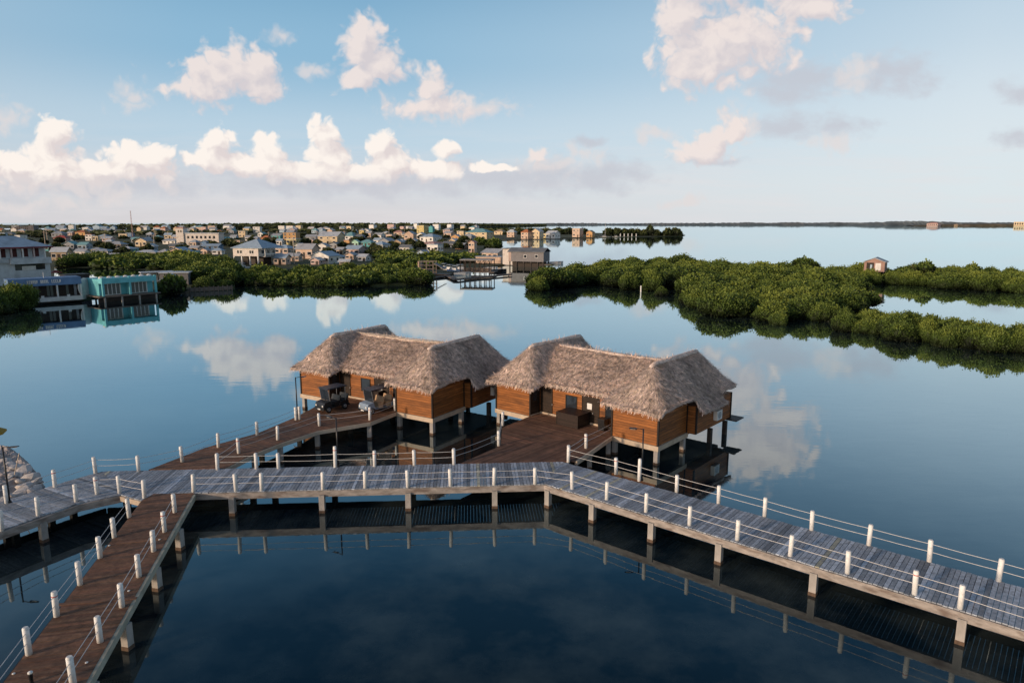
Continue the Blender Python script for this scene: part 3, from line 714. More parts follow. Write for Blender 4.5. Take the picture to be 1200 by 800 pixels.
# wicker bar box and bin on the terrace
wb = empty('wicker_box', hl(HUT2,-7.2,.35,DZ+.012), R(-41), 'large dark brown wicker box with flat lid on the terrace of the right hut', 'wicker box')
a = MB(); a.box(-.95,.95,-.75,.75,0,.9); a.build('body', M['wicker'], wb)
a = MB(); a.box(-1.0,1.0,-.8,.8,.902,.97); a.build('lid', M['wicker'], wb)
a = MB()
for x in (-.95,.95):
    for y in (-.75,.75): a.box(x-.03,x+.03,y-.03,y+.03,0,.9)
a.build('corner_trim', M['trim'], wb)
bn = empty('litter_bin', hl(HUT2,-4.75,.62,DZ+.012), R(-41), 'black square bin against the wall of the right hut', 'bin')
a = MB(); a.add([(-.24,-.24,0),(.24,-.24,0),(.24,.24,0),(-.24,.24,0),(-.29,-.29,.8),(.29,-.29,.8),(.29,.29,.8),(-.29,.29,.8)], [(3,2,1,0),(4,5,6,7),(0,1,5,4),(1,2,6,5),(2,3,7,6),(3,0,4,7)]); a.build('body', M['black'], bn)
a = MB(); a.box(-.31,.31,-.31,.31,.802,.87); a.build('lid', M['black'], bn)
wc2 = empty('litter_bin', hl(HUT,-6.35,.75,DZ+.012), R(-32), 'tall dark brown cabinet bin against the left hut between the golf carts', 'bin')
a = MB(); a.box(-.45,.45,-.3,.3,0,1.1); a.build('body', M['wicker'], wc2); a = MB(); a.box(-.48,.48,-.33,.33,1.102,1.16); a.build('lid', M['wicker'], wc2)

# ------------------------------------------------------------------ golf carts (front = -y)
def wheel(parent, x, y, r=.26):
    a = MB(); a.lathe([(r*.75,-.1),(r,-.08),(r,.08),(r*.75,.1)], 18); o = a.build('wheel', M['tyre'], parent, True); o.location = (x,y,r); o.rotation_euler = (0,math.pi/2,0)
    a = MB(); a.lathe([(r*.62,-.105),(r*.3,-.115),(r*.3,.115),(r*.62,.105)], 14); a.build('rim', M['rim'], o, True)
def golf_cart(loc, rz, label, body, seat, roof_m, length=2.5, rows=1):
    t = empty('golf_cart', loc, rz, label, 'golf cart'); hl_ = length/2
    a = MB()
    prof = [(-hl_,.30),(-hl_,.62),(-hl_+.12,.82),(-hl_+.62,.90),(-hl_+.80,.34),(hl_-.95,.34),(hl_-.85,.66),(hl_-.1,.70),(hl_,.58),(hl_,.3)]
    n_ = len(prof); vs = [(sx_*.56,y,z) for sx_ in (-1,1) for y,z in prof]; fs = [tuple(range(n_)),tuple(range(2*n_-1,n_-1,-1))]+[(i,(i+1)%n_,n_+(i+1)%n_,n_+i) for i in range(n_)]
    a.add(vs, fs)
    bo = a.build('body', body, t)
    a = MB(); a.box(-.6,.6,-hl_-.06,-hl_+.0,.24,.40); a.box(-.6,.6,hl_,hl_+.06,.24,.40); a.build('bumper', M['black'], t)
    for x in (-.55,.55): wheel(t,x,-hl_+.42); wheel(t,x,hl_-.42)
    for k in range(rows+1):
        y = -hl_+1.12+k*.78
        if y > hl_-.2: break
        a = MB(); a.box(-.52,.52,y,y+.46,.62,.74); a.box(-.50,.50,y+.02,y+.44,.342,.62); s_ = a.build('seat', seat, t)
        a = MB(); a.add([(-.52,y+.40,.76),(.52,y+.40,.76),(.52,y+.50,.76),(-.52,y+.50,.76),(-.5,y+.50,1.16),(.5,y+.50,1.16),(.5,y+.58,1.16),(-.5,y+.58,1.16)], [(3,2,1,0),(4,5,6,7),(0,1,5,4),(1,2,6,5),(2,3,7,6),(3,0,4,7)]); a.build('backrest', seat, s_)
    a = MB(); a.box(-.62,.62,-hl_+.35,hl_-.12,1.83,1.875); a.box(-.58,.58,-hl_+.40,hl_-.17,1.877,1.91); a.build('roof', roof_m, t)
    for x in (-.54,.54):
        a = MB(); a.tube([(x,-hl_+.62,.86),(x,-hl_+.45,1.84)], .022, 6); a.build('roof_post', M['metal'], t)
        a = MB(); a.tube([(x,hl_-.30,.66),(x,hl_-.30,1.84)], .022, 6); a.build('roof_post', M['metal'], t)
    a = MB(); a.add([(-.52,-hl_+.60,.92),(.52,-hl_+.60,.92),(.52,-hl_+.46,1.78),(-.52,-hl_+.46,1.78),(-.52,-hl_+.61,.92),(.52,-hl_+.61,.92),(.52,-hl_+.47,1.78),(-.52,-hl_+.47,1.78)], [(0,1,2,3),(7,6,5,4),(0,4,5,1),(1,5,6,2),(2,6,7,3),(3,7,4,0)]); a.build('windscreen', M['glass'], t)
    a = MB(); c_ = Vector((-.25,-hl_+.85,.98)); a.tube([c_+Vector((.16*math.cos(k*math.pi/6),.05*math.sin(k*math.pi/6),.15*math.sin(k*math.pi/6))) for k in range(13)], .015, 5, cap=False); a.tube([(-.25,-hl_+.70,.85),tuple(c_)], .02, 5); a.build('steering_wheel', M['black'], t)
    for x in (-.40,.40):
        a = MB(); a.lathe([(.07,0),(.085,.03),(.05,.05)], 12); o = a.build('headlight', M['lens'], t, True); o.location = (x,-hl_+.01,.58); o.rotation_euler = (math.pi/2,0,0)
    a = MB(); a.box(-.18,.18,-hl_-.075,-hl_-.062,.27,.37); a.build('number_plate', M['white'], t)
    return t
p = at(389.5,480,DZ); golf_cart((p[0],p[1],DZ+.015), R(-38), 'black golf cart with a tilted dark canopy parked left of the other cart', M['black'], M['black'], M['navy'], 2.4)
p = at(445,481.5,DZ); golf_cart((p[0],p[1]+.3,DZ+.015), R(-42), 'pale blue golf cart with tan seats and dark canopy beside the rope rail', M['cartblue'], M['tan_seat'], M['navy'], 3.3, 1)

# ------------------------------------------------------------------ white rubble bank, left edge
a = MB(); prof = [at(-140,560),at(-60,532),at(-20,527),at(8,530),at(24,536),at(36,546),at(46,558),at(52,570),at(38,580),at(10,592),at(-60,625),at(-160,650)]
cx_ = sum(q[0] for q in prof)/12; cy_ = sum(q[1] for q in prof)/12
fine = []
for k in range(12):
    for t in range(12): q0,q1 = prof[k],prof[(k+1)%12]; fine.append((q0[0]+(q1[0]-q0[0])*t/12, q0[1]+(q1[1]-q0[1])*t/12))
vs = []; fs = []; nr_ = 26; nf_ = len(fine)
from mathutils import noise
for r_ in range(nr_):
    s_ = 1.06*(1-r_/(nr_-1)); z = 1.25*min(1.,(1.06-s_)/.28)**.7-.35
    for q in fine:
        x,y = cx_+(q[0]-cx_)*s_, cy_+(q[1]-cy_)*s_; h_ = noise.fractal(Vector((x*.9,y*.9,0)),1.,2.,5)*.22+noise.noise(Vector((x*3.1,y*3.1,4)))*.10
        vs.append((x,y,z+h_*min(1.,(1.12-s_)/.1)))
for i in range(nr_-1):
    for k in range(nf_): fs.append((i*nf_+k,i*nf_+(k+1)%nf_,(i+1)*nf_+(k+1)%nf_,(i+1)*nf_+k))
a.add(vs,fs); props(a.build('rubble_bank', M['rubble']), kind='structure')
def rock_mesh(seed):
    r_ = random.Random(seed); bm = bmesh.new(); bmesh.ops.create_icosphere(bm, subdivisions=2, radius=1)
    dirs = [Vector((r_.gauss(0,1),r_.gauss(0,1),r_.gauss(0,1))).normalized() for _ in range(9)]
    for v_ in bm.verts:
        k = 1.
        for d_ in dirs:
            t = v_.co.normalized().dot(d_); 
            if t > .72: k = min(k, .72/t)
        v_.co = v_.co*k*r_.uniform(.95,1.04)
        v_.co.z *= .7
    me = bpy.data.meshes.new('boulder'); bm.to_mesh(me); bm.free()
    c_ = me.attributes.new('Col','FLOAT_COLOR','FACE'); c_.data.foreach_set('color', np.ones(len(me.polygons)*4, np.float32)); me.materials.append(M['rock']); return me
ROCKS = [rock_mesh(s_) for s_ in range(4)]
rk = [(20,548,.62),(27,553,.7),(34,560,.66),(31,569,.6),(40,566,.5),(24,577,.55),(36,575,.42),(14,582,.5),(44,572,.36),(12,545,.5),(3,541,.55),(-6,538,.6),(17,556,.42),(25,563,.45),(48,577,.3),(30,547,.36),(40,556,.32),(6,586,.45),(46,565,.28),(10,560,.3)]
for i,(u,v,r_) in enumerate(rk):
    o = link(bpy.data.objects.new('boulder', ROCKS[i%4])); o.location = at(u,v,.85); o.scale = (r_*1.05,r_*.85,r_*.55); o.rotation_euler = (rng.uniform(-.4,.4),rng.uniform(-.4,.4),rng.uniform(0,6))
    props(o, 'pale limestone boulder on the edge of the rubble bank at the left', 'boulder', 'boulders edging the rubble bank')
# parasol whose edge reaches into view
pa = empty('parasol', (*zat(-13,560,37)[:2],1.2), 0, 'yellow parasol on the rubble bank, only its rim showing at the left edge', 'parasol')
a = MB(); a.tube([(0,0,0),(0,0,3.0)], .03, 8); a.build('pole', M['metal'], pa)
ptop = zat(-13,507,37)[2]-1.2
a = MB(); a.lathe([(1.12,ptop-.1),(1.1,ptop),(.55,ptop+.28),(.03,ptop+.5)], 8); a.build('canopy', M['yellow'], pa)
st = MB(); q = at(17,556,1.2); st.tube([q,(q[0]+.45,q[1],q[2]+1.35)], [.03,.02], 6); props(st.build('leaning_stick', M['bamboo']), 'thin pale stick leaning out of the rubble bank', 'stick')

# ------------------------------------------------------------------ vegetation
def ico(sub):
    bm = bmesh.new(); bmesh.ops.create_icosphere(bm, subdivisions=sub, radius=1); v_ = np.array([p.co[:] for p in bm.verts]); f_ = np.array([[x.index for x in p.verts] for p in bm.faces]); bm.free(); return v_, f_
IV, IF = ico(2)
def crown_mesh(name, seed, nleaf, size, lobes, flat=.8, rx=1., up=.5, mat='mangrove', zb=0., hullk=.9):
    """unit crown: radius about 1, base at z=0, top about 1.15*flat*... ; leaf clumps spread over several lobes"""
    r_ = np.random.default_rng(seed)
    cs = [np.array([0,0,.42])]; rads = [.62]
    for k in range(lobes):
        a_ = 2*math.pi*k/lobes*1.0+r_.uniform(-.5,.5); d_ = r_.uniform(.35,.68)
        cs.append(np.array([d_*math.cos(a_), d_*math.sin(a_), r_.uniform(.14,.55)-d_*.12])); rads.append(r_.uniform(.30,.50))
    cs = np.array(cs); rads = np.array(rads); wts = rads**2; wts /= wts.sum()
    k = r_.choice(len(cs), nleaf, p=wts)
    d = r_.normal(0,1,(nleaf,3)); d[:,2] = d[:,2]*.8+.25; d /= np.linalg.norm(d,axis=1)[:,None]
    rad = rads[k]*(1-.22*r_.random(nleaf)**2+.30*r_.random(nleaf)**7)
    p_ = cs[k]+d*rad[:,None]
    keep = p_[:,2] > -.02+.1*r_.random(nleaf)
    dist = np.linalg.norm(p_[:,None,:]-cs[None],axis=2)/rads[None]
    dist[np.arange(nleaf),k] = 9
    buried = dist.min(1)
    keep &= buried > .80
    p_ = p_[keep]; d = d[keep]; k = k[keep]; buried = buried[keep]; n = len(p_)
    ax_ = d*.75+np.array([0,0,up])+r_.normal(0,.45,(n,3)); ax_ /= np.linalg.norm(ax_,axis=1)[:,None]
    s_ = np.cross(ax_, d+r_.normal(0,.6,(n,3))); s_ /= np.linalg.norm(s_,axis=1)[:,None]+1e-6
    l_ = size*r_.uniform(.6,1.4,n)[:,None]; w_ = l_*r_.uniform(.28,.45,n)[:,None]
    Pq = np.stack([p_-ax_*l_*.5, p_+s_*w_, p_+ax_*l_*.6, p_-s_*w_],1)
    zt = p_[:,2]
    br = .06+.52*np.clip(zt/.9,0,1)+.20*np.clip(d[:,2],-1,1)+r_.normal(0,.085,n)-.22*np.clip(1.15-buried,0,.4)/.4  # shade painted in: low and buried clumps darker, upward ones lighter
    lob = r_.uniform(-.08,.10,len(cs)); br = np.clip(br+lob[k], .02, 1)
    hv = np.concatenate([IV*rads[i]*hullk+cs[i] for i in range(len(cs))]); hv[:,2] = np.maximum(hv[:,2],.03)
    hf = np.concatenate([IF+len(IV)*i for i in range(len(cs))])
    hz_ = np.clip(hv[hf].mean(1)[:,2],0,1); hc = np.repeat((.02+.22*hz_)[:,None],3,1)  # inner hull coloured as deep shade, lighter towards the top
    # triangles as 3-gons: loose quads first, hull after
    return quads_mesh(name, Pq, np.repeat(br[:,None],3,1), M[mat], (hv,hf,hc))
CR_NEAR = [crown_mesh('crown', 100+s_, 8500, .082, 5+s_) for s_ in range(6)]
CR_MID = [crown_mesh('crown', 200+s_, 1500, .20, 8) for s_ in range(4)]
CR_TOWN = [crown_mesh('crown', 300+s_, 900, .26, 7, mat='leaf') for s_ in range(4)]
def trunk_mesh(prop=True):
    a = MB(); a.tube([(0,0,-.2),(.02,.01,.25),(.0,.03,.55)], [.05,.04,.025], 6)
    for k in range(6 if prop else 4):
        an = k*1.05
        if prop: a.tube([(.45*math.cos(an),.45*math.sin(an),-.12),(.25*math.cos(an),.25*math.sin(an),.12),(0,0,.28)], [.012,.014,.016], 4)
        a.tube([(0,0,.3),(.3*math.cos(an+.5),.3*math.sin(an+.5),.55)], [.022,.01], 4)
    return a.mesh('trunk', M['bark'])
TRK_M, TRK_T = trunk_mesh(True), trunk_mesh(False)
def tree(name, x, y, z, r, h, crown, trunk, label, cat, group, lift=0., rz=None):
    o = empty(name, (x,y,z), rng.uniform(0,6.28) if rz is None else rz, label, cat, group)
    c_ = link(bpy.data.objects.new('crown', crown), o); c_.scale = (r,r*rng.uniform(.85,1.15),h); c_.location = (0,0,lift)
    t_ = link(bpy.data.objects.new('trunk', trunk), o); t_.scale = (r,r,h+lift)
    return o
def inpoly(x, y, poly):
    c_ = False; j = len(poly)-1
    for i in range(len(poly)):
        if (poly[i][1]>y) != (poly[j][1]>y) and x < (poly[j][0]-poly[i][0])*(y-poly[i][1])/(poly[j][1]-poly[i][1])+poly[i][0]: c_ = not c_
        j = i
    return c_
def scatter(poly, n, dmin, seed, tries=6000, taken=None):
    r_ = random.Random(seed); xs_ = [p[0] for p in poly]; ys_ = [p[1] for p in poly]; pts = taken if taken is not None else []; new = []
    for _ in range(tries):
        if len(new) >= n: break
        x,y = r_.uniform(min(xs_),max(xs_)), r_.uniform(min(ys_),max(ys_))
        if not inpoly(x,y,poly): continue
        if all((x-a_)**2+(y-b_)**2 > dmin*dmin for a_,b_ in pts): pts.append((x,y)); new.append((x,y))
    return new
def PX(l): return [at(u,v)[:2] for u,v in l]
nmang = 0
def mangroves(pts, r, h, label, group, crowns):
    global nmang
    for x,y in pts:
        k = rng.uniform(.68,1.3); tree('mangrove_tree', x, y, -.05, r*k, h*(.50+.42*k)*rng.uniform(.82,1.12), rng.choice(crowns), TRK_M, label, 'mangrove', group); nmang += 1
# middle island
GA = 'mangroves of the middle island'
IA = PX([(626,341),(650,337),(692,333),(725,335),(752,336),(785,337),(800,341),(812,345),(880,347),(1000,350),(1002,341),(985,332),(940,326),(900,324),(862,323),(815,319),(780,314),(742,315),(705,321),(680,325),(645,331)])
taken = []
mangroves(scatter(IA, 75, 6.2, 3, taken=taken), 5.4, 4.4, 'dense green mangrove on the middle island beyond the huts', GA, CR_NEAR)
IA2 = PX([(806,356),(838,363),(845,374),(868,376),(915,379),(940,373),(975,372),(998,361),(1004,352),(960,347),(880,345),(820,345)])
mangroves(scatter(IA2, 28, 4.8, 4, taken=taken), 4.4, 3.9, 'rounded mangrove on the near side of the middle island', 'near mangroves of the middle island', CR_NEAR)
for u,v,r_,h_,lb_ in ((631,341,3.2,3.1,'rounded mangrove bush at the left tip of the middle island'),(738,340,3.0,4.0,'rounded mangrove standing just forward of the island shore'),(766,341,3.6,4.4,'bright round mangrove right of the small white marker on the shore'),(776,346.5,1.6,1.9,'small low mangrove bush at the water edge of the middle island'),
                     (822,361,2.9,3.2,'low round mangrove in the water left of the big mangrove dome'),(916,381,1.7,2.2,'small bright mangrove bush in front of the big dome'),(1011,363,1.9,2.5,'dark small mangrove between the two islands'),(968,377,2.4,2.9,'round mangrove at the right foot of the big dome')):
    x,y,_ = at(u,v); tree('mangrove_tree', x, y+r_*.6, -.05, r_, h_, rng.choice(CR_NEAR), TRK_M, lb_, 'mangrove', None)
# back row on the right
IB = PX([(985,335),(1020,333.5),(1075,335),(1125,339),(1177,342),(1260,346),(1330,350),(1330,331),(1200,329.5),(1120,327),(1060,325),(1000,325),(975,327)])
mangroves(scatter(IB, 85, 5.0, 5), 4.2, 3.9, 'dense green mangrove in the long row behind the right lagoon', 'mangroves of the long back row', CR_NEAR)
# front strip on the right
IC = PX([(982,387),(1012,391),(1062,400),(1117,407.5),(1165,412),(1230,415),(1320,420),(1320,409),(1200,405),(1150,398),(1100,390),(1060,384),(1010,379),(985,378)])
mangroves(scatter(IC, 60, 2.6, 6), 2.35, 2.9, 'leafy mangrove in the front strip at the right edge', 'mangroves of the front strip', CR_NEAR)
# taller sparse trees
for u,v,Y,r_,h_,lb_ in ((943,302,205,4.2,7.5,'tall dark tree rising above the mangroves on the middle island'),(1085,306,186,3.2,6.3,'thin sparse tree above the long mangrove row right of the shack'),(1140,309,186,2.6,5.8,'small sparse tree above the mangroves near the right edge'),(1070,311,184,.9,4.6,'small black round treetop on a thin stem above the mangroves')):
    x,y,zt = zat(u,v,Y); cr_ = CR_TOWN[0] if r_<1.5 else CR_MID[1]
    h2_ = max(2.2,zt*.55); tree('tree', x, y, 0, r_, h2_, cr_, TRK_T, lb_, 'tree', None, lift=zt-h2_*1.05)
# left edge tree in the foreground
IL = PX([(-60,372),(-20,368),(8,366),(22,364),(10,357),(-30,357),(-80,362)])
mangroves(scatter(IL, 9, 3.0, 8), 3.4, 4.4, 'dark mangrove crowding the left edge before the blue floating bar', 'dark mangroves at the left edge', CR_NEAR)

# ------------------------------------------------------------------ land
def land(name, poly, z, mat, drop=-1.):
    a = MB(); tri = geometry.tessellate_polygon([[Vector((x,y,0)) for x,y in poly]])
    n = len(poly); vs = [(x,y,z) for x,y in poly]+[(x,y,drop) for x,y in poly]
    a.add(vs, [tuple(t) for t in tri]+[(i,(i+1)%n,n+(i+1)%n,n+i) for i in range(n)])
    o = a.build(name, mat); return props(o, kind='structure')
main_land = PX([(-500,420),(-200,375),(-30,360),(30,355),(98,351),(112,348),(186,348),(206,342),(240,339),(275,337.5),(277,322),(285,322),(286,334),(330,335),(400,336),(440,335),(488,333),(495,326),(512,324),(545,319),(590,311),(602,309),(600,299),(588,296),(574,291),(572,284),(600,281),(640,279.8),(680,279),(740,278.2),(800,277),(803,275.6),(740,274),(640,272.2),(600,270.6),(440,269.4),(-700,269.2)])
land('land', main_land, .45, M['soil'])
ch = PX([(64,315),(120,315.5),(190,319),(188,329),(110,333),(64,331)])
a = MB(); tri = geometry.tessellate_polygon([[Vector((x,y,0)) for x,y in ch]]); a.add([(x,y,.456) for x,y in ch], [tuple(t) for t in tri]); props(a.build('canal_water', M['water']), kind='structure')
land('distant_land', PX([(-900,267.6),(430,267.4),(560,266.6),(600,265.4),(640,264.4),(640,263.6),(-900,263.4)]), .5, M['soil'])

# ------------------------------------------------------------------ houses
HOUSES = []
def window_mesh(w_=1.2, h_=1.2):
    a = MB(); t = .12
    a.box(-w_/2,w_/2,-.05,0,-h_/2,-h_/2+t,m=0); a.box(-w_/2,w_/2,-.05,0,h_/2-t,h_/2,m=0); a.box(-w_/2,-w_/2+t,-.05,0,-h_/2+t,h_/2-t,m=0); a.box(w_/2-t,w_/2,-.05,0,-h_/2+t,h_/2-t,m=0)
    a.box(-w_/2+t,w_/2-t,-.02,.02,-h_/2+t,h_/2-t,m=1); return a.mesh('window', [M['white'],M['glass']])
WIN = window_mesh(); WINL = window_mesh(2.2,1.3)
def door_mesh():
    a = MB(); a.box(-.55,.55,-.05,.02,0,2.1); return a.mesh('door', M['dark_wood'])
DOOR = door_mesh()
def put(name, me, parent, x, y, z, rz=0., s_=(1,1,1)):
    o = link(bpy.data.objects.new(name, me), parent); o.location = (x,y,z); o.rotation_euler = (0,0,rz); o.scale = s_; return o
def roof_shape(W, D, z, rh, kind, ov=.5):
    a = MB(); x0,x1,y0,y1 = -W/2-ov, W/2+ov, -D/2-ov, D/2+ov
    if kind == 'flat':
        a.box(x0+.2,x1-.2,y0+.2,y1-.2,z+.003,z+.3)
    elif kind == 'hip':
        if W >= D: k = (y1-y0)/2; r0,r1 = (x0+k*.9,0),(x1-k*.9,0)
        else: k = (x1-x0)/2; r0,r1 = (0,y0+k*.9),(0,y1-k*.9)
        vs = [(x0,y0,z),(x1,y0,z),(x1,y1,z),(x0,y1,z),(r0[0],r0[1],z+rh),(r1[0],r1[1],z+rh)]
        fs = [(0,1,5,4),(1,2,5),(2,3,4,5),(3,0,4)] if W >= D else [(0,1,4),(1,2,5,4),(2,3,5),(3,0,4,5)]
        lo_ = [(p[0],p[1],z-.12) for p in vs[:4]]; a.add(vs+lo_, fs+[(9,8,7,6),(0,6,7,1),(1,7,8,2),(2,8,9,3),(3,9,6,0)])
    else:   # gable with ridge along x ('gable') or y ('gable_front')
        t = .14
        if kind == 'gable':
            pr_ = [(y0,z-.1),(0,z+rh),(y1,z-.1),(y1,z-.1+t),(0,z+rh+t),(y0,z-.1+t)]; vs = [(x,y,zz) for x in (x0,x1) for y,zz in pr_]
        else:
            pr_ = [(x0,z-.1),(0,z+rh),(x1,z-.1),(x1,z-.1+t),(0,z+rh+t),(x0,z-.1+t)]; vs = [(x,y,zz) for y in (y0,y1) for x,zz in pr_]
        a.add(vs, [(0,1,4,5),(1,2,3,4),(11,10,7,6),(10,9,8,7),(0,6,7,1),(1,7,8,2),(2,8,9,3),(3,9,10,4),(4,10,11,5),(5,11,6,0)])
    return a
def house(u, v, wpx, hpx, wall, roof, kind='hip', rel=-32, stilts=0., depth=.75, zone='', extra='', win=True, label=None, gz=.45, parapet=False):
    x,y,z = at(u, v, gz); dist = math.hypot(x,y); s_ = F/math.hypot(dist, H)/1.0*math.cos(math.atan2(abs(x),y))**0
    # pixel scale at that range along the line of sight
    s_ = F/(y*math.cos(PIT)+(H-gz)*math.sin(PIT))
    wm_ = wpx/s_; hm = min(hpx/s_, 13.5)
    c_, sn = math.cos(R(abs(rel))), math.sin(R(abs(rel)))
    W = wm_/(c_+depth*sn); D = W*depth
    phi = math.atan2(x,y); rz = -phi+R(rel)
    cen = (x+math.sin(phi)*D*.5, y+math.cos(phi)*D*.5)
    o = empty('house', (cen[0],cen[1],gz), rz)
    rh = 0. if kind == 'flat' else min(hm*.36, W*.32)
    top = hm-rh; b0 = stilts*hm
    wmat, rmat = matcol(wall+' wall', WALLC[wall]), matcol(roof+' roof', ROOFC[roof], .55)
    a = MB(); a.box(-W/2,W/2,-D/2,D/2,b0,top)
    if kind in ('gable','gable_front'):
        if kind == 'gable':
            for sx_ in (-1,1): a.add([(sx_*W/2,-D/2,top),(sx_*W/2,D/2,top),(sx_*W/2,0,top+rh*.92),(sx_*(W/2-.1),-D/2,top),(sx_*(W/2-.1),D/2,top),(sx_*(W/2-.1),0,top+rh*.92)], [(0,1,2),(5,4,3),(0,2,5,3),(1,4,5,2)])
        else:
            for sy_ in (-1,1): a.add([(-W/2,sy_*D/2,top),(W/2,sy_*D/2,top),(0,sy_*D/2,top+rh*.92),(-W/2,sy_*(D/2-.1),top),(W/2,sy_*(D/2-.1),top),(0,sy_*(D/2-.1),top+rh*.92)], [(0,1,2),(5,4,3),(0,2,5,3),(1,4,5,2)])
    a.build('wall', wmat, o)
    roof_shape(W, D, top, rh, kind).build('roof', rmat, o)
    if stilts:
        for sx_ in (-1,0,1):
            for sy_ in (-1,1):
                a = MB(); a.box(-.16,.16,-.16,.16,0,b0); a.build('stilt', M['pile'], o, loc=(sx_*(W/2-.25),sy_*(D/2-.25),0))
    if win and hpx >= 5:
        storeys = 2 if (top-b0) > 5.2 else 1; sh = (top-b0)/storeys; sc_ = min(1.25, sh/2.9)
        for k in range(storeys):
            zc = b0+sh*k+sh*.56
            nf = 2 if wpx < 16 else 3
            for q in range(nf):
                xx = -W/2+W*(q+.5)/nf
                if k == 0 and q == nf//2 and not stilts: put('door', DOOR, o, xx, -D/2-.01, b0+.05, 0, (1,1,sc_)); continue
                put('window', WIN if q%2 else WINL, o, xx, -D/2-.01, zc, 0, (min(1.,W/nf/2.6),1,sc_))
            sd_ = 1 if rel < 0 else -1
            for q in range(2 if D > 5 else 1):
                yy = -D/2+D*(q+.5)/(2 if D > 5 else 1)
                put('window', WIN, o, sd_*(W/2+.01), yy, zc, math.pi/2*sd_, (1,1,sc_))
    HOUSES.append((o, u, wall, roof, kind, zone, label))
    FOOT.append((cen[0],cen[1],max(W,D)*.72))
    return o, W, D, top, b0
FOOT = []
Zs, Zm, Zb, Zf = 'near the mangrove shore', 'in the middle of town', 'at the back of town', 'on the far spit'
